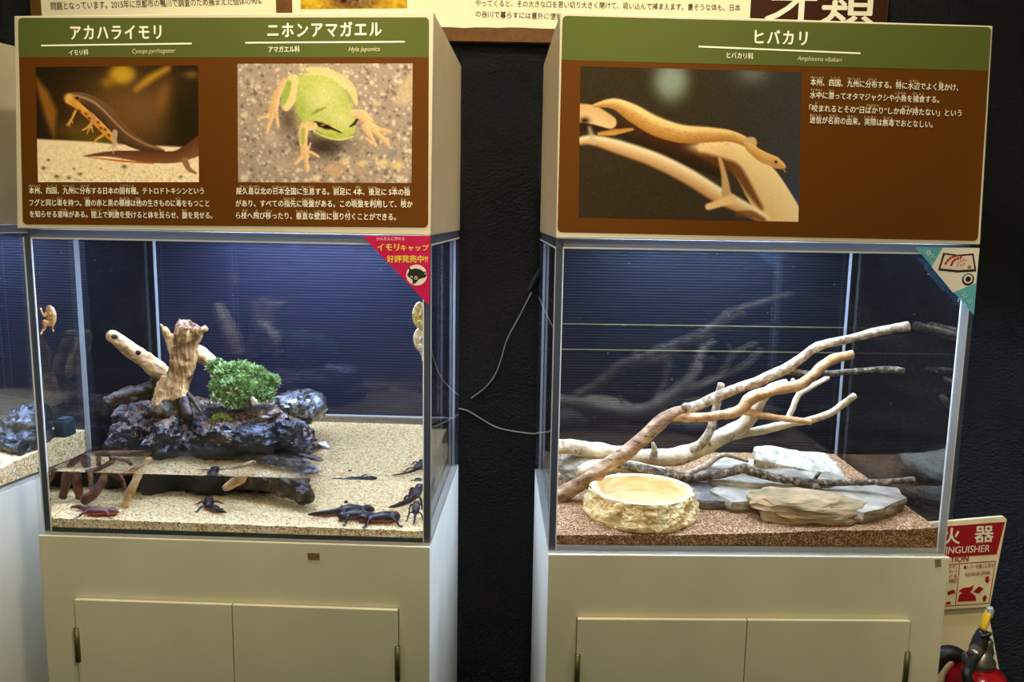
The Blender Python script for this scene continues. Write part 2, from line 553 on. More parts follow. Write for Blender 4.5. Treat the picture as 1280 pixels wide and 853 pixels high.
class Canvas:
    """A printed photograph as a fine grid of colour; coordinates are its own picture units."""
    def __init__(s, quad, nx, ny, bg):
        gx, gy = np.meshgrid(np.linspace(0, 1, nx), np.linspace(0, 1, ny))
        s.nx, s.ny = nx, ny
        q = np.array(quad, float)
        s.X = (q[0][0] * (1 - gx) + q[1][0] * gx) * (1 - gy) + (q[3][0] * (1 - gx) + q[2][0] * gx) * gy
        s.Y = (q[0][1] * (1 - gx) + q[1][1] * gx) * (1 - gy) + (q[3][1] * (1 - gx) + q[2][1] * gx) * gy
        s.gx, s.gy = gx, gy
        s.C = np.zeros((ny, nx, 3)) + np.array(bg, float)
    def over(s, a, col):
        a = np.clip(a, 0, 1)[..., None]
        s.C = s.C * (1 - a) + np.asarray(col, float) * a
    def blob(s, x, y, rx, ry, col, a=1.0, rot=0.0, hard=1.0):
        c, n_ = math.cos(rot), math.sin(rot)
        dx, dy = s.X - x, s.Y - y
        q = ((dx * c + dy * n_) / rx) ** 2 + ((-dx * n_ + dy * c) / ry) ** 2
        s.over(a * np.exp(-q ** hard), col)
    def seg(s, pts, ws):
        best = np.full(s.X.shape, 1e9); side = np.zeros(s.X.shape); tt = np.zeros(s.X.shape)
        n = len(pts) - 1
        for i in range(n):
            (x0, y0), (x1, y1) = pts[i], pts[i + 1]
            dx, dy = x1 - x0, y1 - y0
            t = np.clip(((s.X - x0) * dx + (s.Y - y0) * dy) / (dx * dx + dy * dy + 1e-9), 0, 1)
            px_, py_ = s.X - (x0 + t * dx), s.Y - (y0 + t * dy)
            w = ws[i] * (1 - t) + ws[i + 1] * t
            d = np.hypot(px_, py_) - w
            m = d < best
            best = np.where(m, d, best)
            side = np.where(m, (dx * py_ - dy * px_) / (np.hypot(dx, dy) * np.maximum(w, 1e-3)), side)
            tt = np.where(m, (i + t) / n, tt)
        return best, side, tt
    def stroke(s, pts, ws, col, col2=None, soft=4.0, a=1.0):
        """A tapering stroke; col on its one side, fading to col2 on its other."""
        if len(pts) > 2:
            P, Wd = crom([Vector((x, y, 0)) for x, y in pts], ws, 4)
            pts = [(p.x, p.y) for p in P]; ws = Wd
        d, sd, _ = s.seg(pts, ws)
        al = a * np.clip(0.5 - d / soft, 0, 1)
        if col2 is None: return s.over(al, col)
        k = np.clip(0.5 + 0.5 * sd, 0, 1)[..., None]
        s.over(al, np.asarray(col, float) * (1 - k) + np.asarray(col2, float) * k)
    def poly(s, pts, col, soft=3.0, a=1.0):
        """A filled polygon."""
        ins = np.zeros(s.X.shape, bool); n = len(pts)
        for i in range(n):
            (x0, y0), (x1, y1) = pts[i], pts[(i + 1) % n]
            if y0 == y1: continue
            c = ((y0 > s.Y) != (y1 > s.Y)) & (s.X < (x1 - x0) * (s.Y - y0) / (y1 - y0) + x0)
            ins ^= c
        d, _, _ = s.seg(list(pts) + [pts[0]], [0] * (n + 1))
        d = np.where(ins, -d, d)
        s.over(a * np.clip(0.5 - d / soft, 0, 1), col)
    def grain(s, seed, cell, amp, region=None, tint=(1, 1, 1)):
        rnd = np.random.RandomState(seed)
        ny, nx = max(2, int(s.ny / cell)), max(2, int(s.nx / cell))
        g = rnd.normal(0, 1, (ny + 2, nx + 2))
        y = np.linspace(0, ny, s.ny); x = np.linspace(0, nx, s.nx)
        y0, x0 = y.astype(int), x.astype(int)
        fy, fx = (y - y0)[:, None], (x - x0)[None]
        n_ = (g[y0][:, x0] * (1 - fy) * (1 - fx) + g[y0 + 1][:, x0] * fy * (1 - fx) + g[y0][:, x0 + 1] * (1 - fy) * fx + g[y0 + 1][:, x0 + 1] * fy * fx)
        r = 1.0 if region is None else np.clip(region, 0, 1)
        s.C = s.C + (n_ * r * amp)[..., None] * np.asarray(tint, float)
        return n_
    def build(s, name, pl, quad_px, parent, e=0.0010):
        q = [Vector((*pl.px(*p), 0)) for p in quad_px]
        V = []
        for j in range(s.ny):
            for i in range(s.nx):
                a, b = s.gx[j, i], s.gy[j, i]
                p_ = (q[0] * (1 - a) + q[1] * a) * (1 - b) + (q[3] * (1 - a) + q[2] * a) * b
                V.append(pl.at(p_.x, p_.y, e))
        F = []
        for j in range(s.ny - 1):
            for i in range(s.nx - 1):
                k = j * s.nx + i
                F.append((k, k + s.nx, k + s.nx + 1, k + 1))
        c = np.clip(s.C, 0, 255) / 255.0
        c = np.where(c <= 0.04045, c / 12.92, ((c + 0.055) / 1.055) ** 2.4).reshape(-1, 3)
        return obj(name, (V, F), M['print'], parent, colors=c)

# ------------------------------------------------------------------ cabinets
def cabinet(un, label, doors, hinges, extra=None):
    r = thing('display_cabinet', un.p(TW / 2, TD / 2, -ZB), label, 'cabinet', 'display cabinets under the tanks')
    bevel(obj('cabinet_body', ubox(un, 0, TW, -0.003, TD, -ZB + 0.05, 0), M['paint'], r), 0.0012)
    obj('plinth', ubox(un, 0.02, TW - 0.02, 0.03, TD - 0.01, -ZB, -ZB + 0.05), M['doorgap'], r)
    for (u0, u1, zt_), hs in zip(doors, hinges):
        obj('shadow_gap', ubox(un, u0 - 0.0008, u1 + 0.0008, -0.0042, -0.0028, -ZB + 0.09, zt_ - 0.001), M['doorgap'], r)
        d = obj('door', ubox(un, u0, u1, -0.0115, -0.0045, -ZB + 0.09, zt_), M['paint'], r)
        bevel(d, 0.0006)
        hu, hz = hs
        for dz in (0.0, -0.42):
            P = [un.p(hu, -0.0125, hz + dz), un.p(hu, -0.0125, hz + dz - 0.055)]
            obj('hinge', tube(P, [0.0042, 0.0042], 10, 2, roundend=False), M['hinge'], d, smooth=True)
    return r

def doorline(un, x0, y0, x1, y1, x2, y2):
    a, b, c = un.loc(un.at_v(x0, y0, -0.01)), un.loc(un.at_v(x1, y1, -0.01)), un.loc(un.at_v(x2, y2, -0.01))
    z = (a[2] + b[2] + c[2]) / 3
    return [(a[0], b[0] - 0.0007, z), (b[0] + 0.0007, c[0], z)]
dl = doorline(UL, 93, 744, 290, 757, 497, 768)
h0, h1 = UL.loc(UL.at_v(96, 785, -0.011)), UL.loc(UL.at_v(497, 808, -0.011))
cabL = cabinet(UL, 'cream cabinet carrying the newt and frog tank, with a brown tape scrap below the glass', dl, [(h0[0], h0[2]), (h1[0], h1[2])])
dr = doorline(UR, 722, 777, 934, 776, 1138, 773)
h0, h1 = UR.loc(UR.at_v(722, 818, -0.011)), UR.loc(UR.at_v(1134, 815, -0.011))
cabR = cabinet(UR, 'cream cabinet carrying the snake tank, beside the fire extinguisher', dr, [(h0[0], h0[2]), (h1[0], h1[2])])
cabN = cabinet(UN, 'cream cabinet cut off at the picture edge, beside the newt and frog cabinet', [(0.05, 0.2993, -0.08), (0.3007, 0.55, -0.08)], [(0.05, -0.14), (0.55, -0.14)])

# ------------------------------------------------------------------ tanks
def tank(un, label, floor_edge, side_edges, rib):
    r = thing('glass_tank', un.p(TW / 2, TD / 2, 0), label, 'terrarium', 'clear display tanks')
    t = PANE
    obj('front_pane', ubox(un, 0, TW, 0, t, 0, TH), M['pane'], r)
    obj('back_pane', ubox(un, 0, TW, TD - t, TD, 0, TH), M['sidepane'], r)
    obj('side_pane', ubox(un, 0, t, t + 0.0005, TD - t - 0.0005, 0, TH), M['sidepane'], r)
    obj('side_pane', ubox(un, TW - t, TW, t + 0.0005, TD - t - 0.0005, 0, TH), M['sidepane'], r)
    obj('floor_pane', ubox(un, t + 0.0005, TW - t - 0.0005, t + 0.004, TD - t - 0.0005, 0, FLOORT), M['sidepane'], r)
    obj('floor_edge', ubox(un, t + 0.0005, TW - t - 0.0005, t + 0.0005, t + 0.0035, 0.0005, FLOORT), M[floor_edge], r)
    e0, e1 = side_edges
    for u0, u1, em in ((0.0008, t, e0), (TW - t, TW - 0.0008, e1)):
        e = obj('corner_edge', ubox(un, u0, u1, t + 0.001, t + 0.0025, 0.0008, TH - t), M[em], r)
        for uu in ((u0, u1)):
            obj('glued_seam', ubox(un, uu - 0.0007, uu + 0.0007, t - 0.0006, t + 0.0018, 0.001, TH - t), M['seam'], e)
    bw = 0.0105 if un is UN else 0.0045
    for u0, u1 in ((t - 0.001 - bw, t - 0.001), (TW - t + 0.001, TW - t + 0.001 + bw)):
        obj('back_corner_edge', ubox(un, u0, u1, TD - t - 0.003, TD - t - 0.0012, 0.001, TH - t), M['edgepale'], r)
    w = 0.024
    rim = merge(ubox(un, t, TW - t, t + 0.0002, w, TH - t, TH), ubox(un, t, TW - t, TD - w, TD - t - 0.0002, TH - t, TH),
                ubox(un, 0.0005, w, w, TD - w, TH - t, TH), ubox(un, TW - w, TW - 0.0005, w, TD - w, TH - t, TH))
    rm = obj('lid_frame', rim, M['edgerim'], r)
    obj('lid_seam', merge(ubox(un, t, TW - t, t - 0.0004, t + 0.0016, TH - t - 0.0024, TH - t),
                          ubox(un, -0.0004, 0.0012, t, TD - t, TH - t - 0.0024, TH - t),
                          ubox(un, TW - 0.0012, TW + 0.0004, t, TD - t, TH - t - 0.0024, TH - t)), M['seam'], rm)
    # ribbed dark sheet behind the back pane
    V, F = [], []
    z = 0.006; k = 0
    while z < TH - 0.003:
        for dz, dv in ((0.0, 0.0), (0.0024, -0.0004), (0.0030, -0.0004), (0.0054, 0.0)):
            for u in (0.001, TW - 0.001):
                V.append(un.p(u, TD + 0.0035 + dv, z + dz))
        z += 0.0055
    for i in range(len(V) // 2 - 1):
        F.append((2 * i, 2 * i + 1, 2 * i + 3, 2 * i + 2))
    n = len(V)
    for u, zz in ((0.001, 0.006), (TW - 0.001, 0.006), (TW - 0.001, z), (0.001, z)):
        V.append(un.p(u, TD + 0.0065, zz))
    F.append((n + 3, n + 2, n + 1, n))
    obj('ribbed_backdrop', (V, F), M[rib], r)
    return r
tankL = tank(UL, 'clear tank half filled with water, newts and a wet rock island', 'edgefloor', ('edgedark', 'edgedark'), 'rib')
tankR = tank(UR, 'clear dry tank with bare branches, flat rocks and a stone bowl', 'edgepale', ('edgedark', 'edgepale'), 'ribr')
tankN = tank(UN, 'clear tank at the picture edge with a black rock and a pump', 'edgedark', ('edgedark', 'edgedark'), 'rib')
obj('water_line', ubox(UL, PANE, TW - PANE, TD - PANE - 0.0010, TD - PANE, 0.0970, 0.0992), M['edgepale'], tankL)  # pale strip painted in for the bright meniscus along the back pane
# two thin cream strips behind the snake tank's back pane
for y0, y1 in ((404, 411), (436.5, 442)):
    a = UR.loc(UR.at_v(698, y0, TD)); b = UR.loc(UR.at_v(1060, y1, TD)); zz = (a[2] + b[2]) / 2
    o = obj('backdrop_strip', ubox(UR, 0.002, TW - 0.002, TD + 0.0008, TD + 0.0018, zz - 0.0008, zz + 0.0008), plain('strip_cream', (120, 104, 64), 0.5), tankR)

# ------------------------------------------------------------------ sign boxes over the tanks
def header(un, label, tilt, dzl, dzr):
    r = thing('sign_box', un.p(TW / 2, TD / 2, TH), label, 'sign', 'sign boxes over the tanks')
    z0 = TH + 0.0006
    zl, zr = TH + HH + dzl, TH + HH + dzr
    th = 0.006
    def ring(i, zt0, zt1, zb_):
        return [un.p(i, i, zb_), un.p(TW - i, i, zb_), un.p(TW - i, TD - i, zb_), un.p(i, TD - i, zb_),
                un.p(i, tilt + i, zt0), un.p(TW - i, tilt + i, zt1), un.p(TW - i, TD - i, TH + HH), un.p(i, TD - i, TH + HH)]
    O = ring(0, zl, zr, z0)
    I = ring(th, zl - th, zr - th, z0)
    for k in (6, 7): I[k].z -= th
    V = O + I
    F = [(4, 5, 6, 7), (0, 1, 5, 4), (1, 2, 6, 5), (2, 3, 7, 6), (3, 0, 4, 7),
         (15, 14, 13, 12), (12, 13, 9, 8), (13, 14, 10, 9), (14, 15, 11, 10), (15, 12, 8, 11),
         (1, 0, 8, 9), (2, 1, 9, 10), (3, 2, 10, 11), (0, 3, 11, 8)]
    b = obj('box_shell', (V, F), M['hpaint'], r)
    bevel(b, 0.0015)
    pl = Plane(O[4], O[5] - O[4], (O[0] - O[4]))
    # square the plane's axes
    pl.S = (O[5] - O[4] + (O[1] - O[0])).normalized()
    pl.H = (O[0] - O[4]); pl.H = (pl.H - pl.S * pl.H.dot(pl.S)).normalized()
    pl.N = pl.H.cross(pl.S).normalized()
    if pl.N.dot(Vector((0, 0, CAMZ)) - pl.o) < 0: pl.N = -pl.N
    return r, pl

hdL, PL = header(UL, 'sign box with newt and tree frog photos over the water tank', 0.0281, -0.0055, 0.0055)
hdR, PR = header(UR, 'sign box with a tan snake photo over the branch tank', 0.0221, 0.001, -0.0045)
hdN, _PN = header(UN, 'blank cream side of a sign box cut off at the picture edge', 0.025, 0, 0)

def quadpx(pl, pts): return [pl.px(*p) for p in pts]
def signpanel(pl, r, tl, tr, br, bl, g0, g1):
    """Rounded brown sign sheet whose upper band is green; all corners as seen."""
    a, b, c, d = quadpx(pl, (tl, tr, br, bl))
    s0, s1 = (a[0] + d[0]) / 2, (b[0] + c[0]) / 2
    h0, h1 = (a[1] + b[1]) / 2, (c[1] + d[1]) / 2
    g = (pl.px(*g0)[1] + pl.px(*g1)[1]) / 2
    p_ = obj('sign_panel', sheet(pl, rrect(s0, h0, s1, h1, 0.006), 0.0002, 0.0008), M['brown'], r)
    obj('title_band', sheet(pl, rrect(s0, h0, s1, g, 0.006, corners=(1, 0, 0, 1)), 0.0008, 0.0010), M['green'], p_)
    return p_
spL = signpanel(PL, hdL, (22, 25.5), (536, 19), (535.5, 284), (30, 280.5), (26, 73.5), (536, 70.5))
spR = signpanel(PR, hdR, (702, 18), (1239, 36), (1221.5, 301), (698, 290.5), (702, 74), (1236, 90))

def rule(pl, p0, p1, w, parent):
    a, b = pl.px(*p0), pl.px(*p1)
    obj('rule', sheet(pl, [(a[0], a[1] - w / 2), (b[0], b[1] - w / 2), (b[0], b[1] + w / 2), (a[0], a[1] + w / 2)], 0.0010, 0.0013), M['ink'], parent)
K = M['ink']
lettering('title_lettering', PL, 'アカハライモリ', (89, 49), (202, 48), K, spL, bold=0.026, gap=1.2, hpx=17)
rule(PL, (52, 57.3), (240, 54.8), 0.0022, spL)
lettering('family_lettering', PL, 'イモリ科', (87, 69), (111, 68.5), K, spL, bold=0.012, hpx=7)
lettering('latin_lettering', PL, 'Cynops pyrrhogaster', (166, 67), (220, 66), M['inkdim'], spL, bold=0.0, italic=0.25, hpx=7.5)
lettering('title_lettering', PL, 'ニホンアマガエル', (335, 46), (477, 44.5), K, spL, bold=0.026, gap=1.2, hpx=18)
rule(PL, (307, 53.8), (506, 52.5), 0.0022, spL)
lettering('family_lettering', PL, 'アマガエル科', (336, 65.5), (375, 65), K, spL, bold=0.012, hpx=8)
lettering('latin_lettering', PL, 'Hyla japonica', (436, 64.5), (475, 64), M['inkdim'], spL, bold=0.0, italic=0.25, hpx=7.5)
TXL = [('本州、四国、九州に分布する日本の固有種。テトロドトキシンという', (37, 242), (255, 242.5), 8.6),
       ('フグと同じ毒を持つ。腹の赤と黒の模様は他の生きものに毒をもつこと', (37.5, 257), (262, 258), 8.6),
       ('を知らせる意味がある。陸上で刺激を受けると体を反らせ、腹を見せる。', (38, 271.3), (266, 273), 8.6),
       ('屋久島以北の日本全国に生息する。前足に 4本、後足に 5本の指', (295.5, 242.5), (512.5, 244), 8.8),
       ('があり、すべての指先に吸盤がある。この吸盤を利用して、枝か', (295, 258), (516, 259), 8.8),
       ('ら枝へ飛び移ったり、垂直な壁面に張り付くことができる。', (295.5, 273), (495, 275), 8.8)]
for b_, p0, p1, h in TXL:
    lettering('text_line', PL, b_, p0, p1, K, spL, bold=0.008, hpx=h)
RUBL = [('ほんしゅう', 37, 51, 234), ('しこく', 60, 72, 234), ('きゅうしゅう', 79, 93, 234), ('ぶんぷ', 101, 112, 234), ('こゆうしゅ', 150, 168, 234),
        ('どく', 72, 79, 249.5), ('はら', 106, 112, 249.5), ('もよう', 150, 162, 249.8), ('ほか', 170, 176, 250), ('どく', 220, 226, 250),
        ('いみ', 77, 84, 264), ('りくじょう', 114, 127, 264.5), ('しげき', 136, 147, 264.8), ('そ', 199, 202, 265), ('はら', 228, 234, 265),
        ('やくしまいほく', 300, 325, 235), ('にほんぜんこく', 341, 369, 235.5), ('せいそく', 377, 393, 235.8), ('まえあし', 416, 429, 236), ('ほん', 445, 452, 236), ('うしろあし', 460, 473, 236.5), ('ほん', 490, 496, 236.5), ('ゆび', 505, 512, 236.5),
        ('ゆびさき', 355, 369, 250.5), ('きゅうばん', 378, 392, 251), ('きゅうばん', 439, 453, 251.5), ('りよう', 464, 475, 251.8), ('えだ', 501, 508, 252),
        ('えだ', 303, 310, 265), ('と', 320, 323, 265.3), ('うつ', 333, 340, 265.6), ('すいちょく', 370, 384, 266), ('へきめん', 393, 407, 266.3), ('は', 417, 420, 266.6), ('つ', 434, 437, 267)]
for b_, x0, x1, y in RUBL:
    lettering('reading_aid', PL, b_, (x0, y - 0.4), (x1, y - 0.3), M['inkdim'], spL, bold=0.0, hpx=3.0)
lettering('title_lettering', PR, 'ヒバカリ', (943, 54), (1008, 56), K, spR, bold=0.026, gap=1.2, hpx=17.5)
rule(PR, (873, 58.5), (1075, 67), 0.0022, spR)
lettering('family_lettering', PR, 'ヒバカリ科', (908, 72.5), (941, 74), K, spR, bold=0.012, hpx=8)
lettering('latin_lettering', PR, 'Amphiesma vibakari', (996, 75.5), (1052, 77.8), M['inkdim'], spR, bold=0.0, italic=0.25, hpx=7.5)
TXR = [('本州、四国、九州に分布する。特に水辺でよく見かけ、', (1012.5, 106.5), (1197, 113.5), 9),
       ('水中に潜ってオタマジャクシや小魚を捕食する。', (1012, 122.5), (1173, 128.5), 9),
       ('「咬まれるとその“日ばかり”しか命が持たない」という', (1011, 139), (1201, 145.5), 9),
       ('迷信が名前の由来。実際は無毒でおとなしい。', (1011.5, 153.5), (1165, 159.5), 9)]
for b_, p0, p1, h in TXR:
    lettering('text_line', PR, b_, p0, p1, K, spR, bold=0.008, hpx=h)
RUBR = [('ほんしゅう', 1013, 1029, 98.5), ('しこく', 1038, 1049, 99), ('きゅうしゅう', 1059, 1075, 100), ('ぶんぷ', 1084, 1095, 101), ('とく', 1120, 1126, 102.5), ('みずべ', 1136, 1147, 103), ('み', 1173, 1177, 104.5),
        ('すいちゅう', 1013, 1027, 114), ('もぐ', 1036, 1042, 115), ('こざかな', 1118, 1132, 118), ('ほしょく', 1140, 1154, 119), ('か', 1018, 1021, 130.5), ('ひばかり', 1083, 1098, 133.5), ('いのち', 1127, 1136, 135), ('も', 1143, 1146, 136),
        ('めいしん', 1012, 1026, 145.5), ('なまえ', 1036, 1047, 146.5), ('ゆらい', 1059, 1070, 147.3), ('じっさい', 1080, 1095, 148), ('むどく', 1104, 1115, 149)]
for b_, x0, x1, y in RUBR:
    lettering('reading_aid', PR, b_, (x0, y - 0.4), (x1, y + 0.2), M['inkdim'], spR, bold=0.0, hpx=3.0)

# ------------------------------------------------------------------ the printed photographs
def print_newt():
    c = Canvas([(28, 22), (1175, 14), (1178, 832), (46, 830)], 190, 138, (38, 26, 10))
    c.blob(560, 330, 300, 260, (112, 74, 30), 0.8)
    c.blob(780, 330, 260, 260, (122, 84, 44), 0.8)
    c.blob(640, 75, 95, 70, (196, 150, 38), 1.0, hard=2)
    c.blob(540, 130, 50, 40, (170, 120, 30), 0.7)
    c.stroke([(740, 180), (830, 110), (960, 35)], [14, 26, 18], (176, 128, 36), soft=40)
    c.blob(930, 240, 55, 130, (142, 92, 38), 0.8, rot=0.25)
    c.blob(1130, 80, 60, 30, (150, 120, 50), 0.6)
    c.poly([(28, 90), (120, 200), (180, 330), (160, 520), (100, 380), (40, 180)], (150, 96, 30), soft=40, a=0.9)
    c.blob(1080, 400, 110, 220, (36, 26, 6), 0.9)
    c.blob(300, 470, 140, 70, (120, 84, 36), 0.6)
    c.blob(480, 530, 150, 40, (110, 96, 20), 0.7)
    c.poly([(20, 525), (420, 545), (560, 560), (1200, 590), (1200, 850), (20, 850)], (250, 222, 180), soft=14)
    sand = np.clip((c.Y - 540) / 40, 0, 1)
    c.grain(3, 2.0, 9, sand); 
    g = np.clip((c.Y - 700) / 120, 0, 1)
    c.grain(4, 1.3, 26, g, (1, 0.95, 0.8))
    for x, y, r in ((120, 674, 12), (655, 722, 18), (345, 772, 14), (300, 735, 9), (86, 730, 16), (1050, 795, 12), (490, 735, 8), (180, 790, 18), (265, 800, 14)):
        c.blob(x, y, r, r * 0.7, (96, 62, 28), 0.9)
    # hind newt along the ground, tail to the left
    c.stroke([(370, 648), (560, 632), (800, 650), (1000, 655), (1100, 620), (1200, 570)], [3, 20, 44, 42, 52, 70], (92, 54, 30), (134, 84, 52), soft=5)
    c.stroke([(400, 655), (640, 682), (860, 700)], [2, 6, 3], (196, 84, 20), soft=5)
    c.stroke([(1080, 680), (1110, 740), (1160, 770)], [24, 16, 6], (150, 108, 74), soft=6)
    # front newt rearing up
    c.stroke([(930, 610), (800, 580), (680, 520), (600, 440), (520, 350), (430, 280), (340, 245), (285, 245)], [10, 34, 52, 56, 58, 52, 46, 44], (72, 48, 32), (122, 84, 54), soft=5)
    c.stroke([(600, 560), (540, 490), (450, 400), (370, 330), (310, 280), (268, 255)], [10, 26, 26, 24, 26, 28], (222, 142, 44), (240, 176, 84), soft=5)
    for x, y in ((340, 330), (410, 380), (385, 350), (470, 410), (520, 460), (545, 500), (490, 450), (430, 420)):
        c.blob(x, y, 13, 9, (70, 36, 14), 0.9, rot=0.7)
    c.stroke([(262, 222), (340, 228), (440, 268), (520, 335), (590, 410), (690, 500), (820, 570), (940, 604)], [6, 8, 8, 7, 6, 5, 4, 2], (196, 154, 108), soft=10, a=0.75)
    c.blob(265, 240, 36, 34, (236, 180, 92), 0.95, hard=2)
    c.blob(300, 262, 40, 26, (214, 140, 50), 0.7)
    c.blob(322, 240, 11, 11, (40, 24, 10), 1.0, hard=2)
    for p_ in ([(310, 330), (285, 385), (250, 430)], [(275, 395), (268, 440)], [(280, 390), (292, 415)], [(430, 410), (395, 445), (358, 465)], [(415, 440), (392, 490)], [(425, 440), (434, 480)], [(505, 500), (460, 530), (432, 560)]):
        c.stroke(p_, [9, 7, 4][:len(p_)] if len(p_) == 3 else [6, 3], (226, 164, 76), soft=5)
    c.stroke([(400, 340), (440, 365), (435, 420)], [6, 12, 10], (196, 140, 80), soft=5)
    c.stroke([(590, 480), (585, 540), (578, 580)], [20, 16, 8], (196, 160, 130), soft=6)
    for p_ in ([(578, 570), (545, 600)], [(580, 570), (578, 630)], [(585, 570), (610, 605)], [(590, 560), (640, 570)]):
        c.stroke(p_, [6, 3], (206, 172, 140), soft=5)
    c.grain(9, 1.0, 3)
    return c
print_newt().build('photo_print', PL, [(45, 84), (248, 82), (249, 228), (48, 228)], spL)

def print_frog():
    c = Canvas([(38, 22), (1232, 18), (1224, 836), (42, 830)], 205, 140, (164, 144, 128))
    rnd = random.Random(5)
    for i in range(1100):
        x, y = rnd.uniform(30, 1240), rnd.uniform(15, 840)
        r = rnd.uniform(4, 14)
        k = rnd.random()
        col = ((222, 202, 178) if k < 0.38 else (112, 94, 84) if k < 0.66 else (190, 166, 142))
        c.blob(x, y, r * 1.3, r, col, 0.75, rot=rnd.uniform(0, 3), hard=2)
    for x, y, rx, ry, col in ((85, 370, 26, 18, (226, 204, 166)), (280, 525, 60, 30, (186, 166, 146)), (775, 690, 30, 26, (226, 196, 150)), (890, 700, 34, 22, (214, 188, 130)),
                              (1030, 700, 40, 28, (222, 192, 146)), (1130, 715, 44, 30, (218, 190, 132)), (700, 750, 70, 50, (192, 156, 120)), (85, 800, 30, 24, (226, 206, 178)),
                              (1090, 630, 34, 30, (132, 128, 126)), (340, 700, 40, 44, (176, 156, 140)), (870, 750, 50, 30, (172, 146, 118)), (990, 290, 30, 16, (206, 180, 150)), (580, 800, 30, 24, (226, 200, 170))):
        c.blob(x, y, rx, ry, col, 0.9, hard=2)
    c.poly([(1230, 70), (1140, 180), (1100, 290), (1180, 310), (1240, 260)], (196, 172, 138), soft=20, a=0.8)
    c.blob(620, 560, 190, 80, (66, 52, 44), 0.9); c.blob(390, 400, 70, 90, (84, 66, 54), 0.8); c.blob(640, 600, 90, 60, (48, 38, 32), 0.7)
    skin, sk2 = (232, 196, 148), (206, 160, 110)
    # hind legs
    c.stroke([(520, 60), (640, 80), (760, 140), (820, 200), (850, 290)], [14, 34, 34, 28, 12], (214, 192, 136), (238, 200, 150), soft=6)
    c.stroke([(360, 130), (310, 230), (285, 330)], [18, 26, 32], skin, sk2, soft=6)
    c.stroke([(420, 130), (400, 230), (370, 320)], [38, 58, 24], (240, 206, 150), (226, 186, 130), soft=6)
    c.stroke([(392, 150), (370, 230), (350, 300)], [18, 26, 8], (150, 170, 70), soft=14)
    for p_, w in (([(285, 330), (250, 365), (180, 395)], [18, 14, 8]), ([(285, 340), (262, 410), (238, 490)], [18, 15, 12]), ([(300, 350), (308, 400), (316, 445)], [16, 12, 10])):
        c.stroke(p_, w, skin, sk2, soft=5)
    # body
    c.poly([(460, 100), (560, 88), (700, 120), (770, 200), (810, 290), (850, 400), (840, 490), (760, 540), (640, 515), (560, 460), (480, 410), (445, 350), (440, 250)], (178, 184, 96), soft=8)
    c.blob(620, 240, 120, 130, (208, 204, 136), 0.9); c.blob(560, 140, 90, 60, (188, 190, 90), 0.6); c.blob(750, 400, 80, 90, (208, 202, 130), 0.85)
    c.blob(470, 330, 40, 100, (156, 168, 66), 0.7); c.blob(700, 510, 100, 26, (160, 176, 60), 0.8); c.blob(800, 260, 40, 60, (164, 176, 84), 0.5)
    c.stroke([(550, 360), (590, 340), (640, 318)], [6, 10, 5], (120, 130, 40), soft=12, a=0.8)
    c.stroke([(500, 92), (640, 95), (740, 150)], [6, 8, 6], (236, 200, 140), soft=8)
    # eyes and dark line
    c.stroke([(570, 425), (620, 440), (690, 465), (745, 490)], [14, 18, 8, 5], (58, 40, 22), soft=6)
    c.blob(650, 452, 26, 17, (26, 16, 10), 1, hard=2); c.stroke([(612, 442), (650, 430), (690, 455)], [3, 4, 3], (190, 150, 70), soft=4)
    c.stroke([(858, 395), (835, 430), (805, 450)], [8, 10, 4], (48, 34, 20), soft=6)
    c.stroke([(560, 478), (640, 520), (740, 538), (830, 515)], [3, 4, 5, 4], (226, 206, 130), soft=5)
    # fore legs
    c.stroke([(560, 445), (500, 450), (488, 510), (490, 580)], [26, 34, 30, 26], (236, 200, 150), (214, 176, 120), soft=6)
    c.stroke([(488, 470), (486, 560)], [14, 12], (150, 160, 60), soft=14, a=0.8)
    c.stroke([(465, 595), (520, 600)], [5, 5], (110, 70, 40), soft=5)
    c.stroke([(495, 600), (500, 650)], [30, 30], skin, sk2, soft=6)
    for p_, w in (([(480, 650), (435, 700)], [15, 11]), ([(505, 650), (514, 750)], [16, 13]), ([(520, 620), (560, 635), (592, 655)], [12, 10, 8]), ([(525, 600), (540, 560)], [8, 5])):
        c.stroke(p_, w, skin, sk2, soft=5)
    c.stroke([(830, 360), (890, 370), (940, 420)], [24, 36, 30], (236, 200, 150), (206, 166, 110), soft=6)
    c.stroke([(905, 460), (960, 420)], [5, 5], (110, 70, 40), soft=5)
    for p_, w in (([(930, 430), (990, 460), (1085, 488)], [26, 16, 10]), ([(930, 440), (1000, 500), (1070, 570)], [26, 16, 11]), ([(910, 450), (950, 520), (980, 580)], [24, 14, 10]), ([(920, 530), (955, 565)], [8, 9])):
        c.stroke(p_, w, skin, sk2, soft=5)
    c.grain(11, 1.2, 7)
    return c
print_frog().build('photo_print', PL, [(297, 80), (516, 79.5), (514.5, 229), (298, 228)], spL)

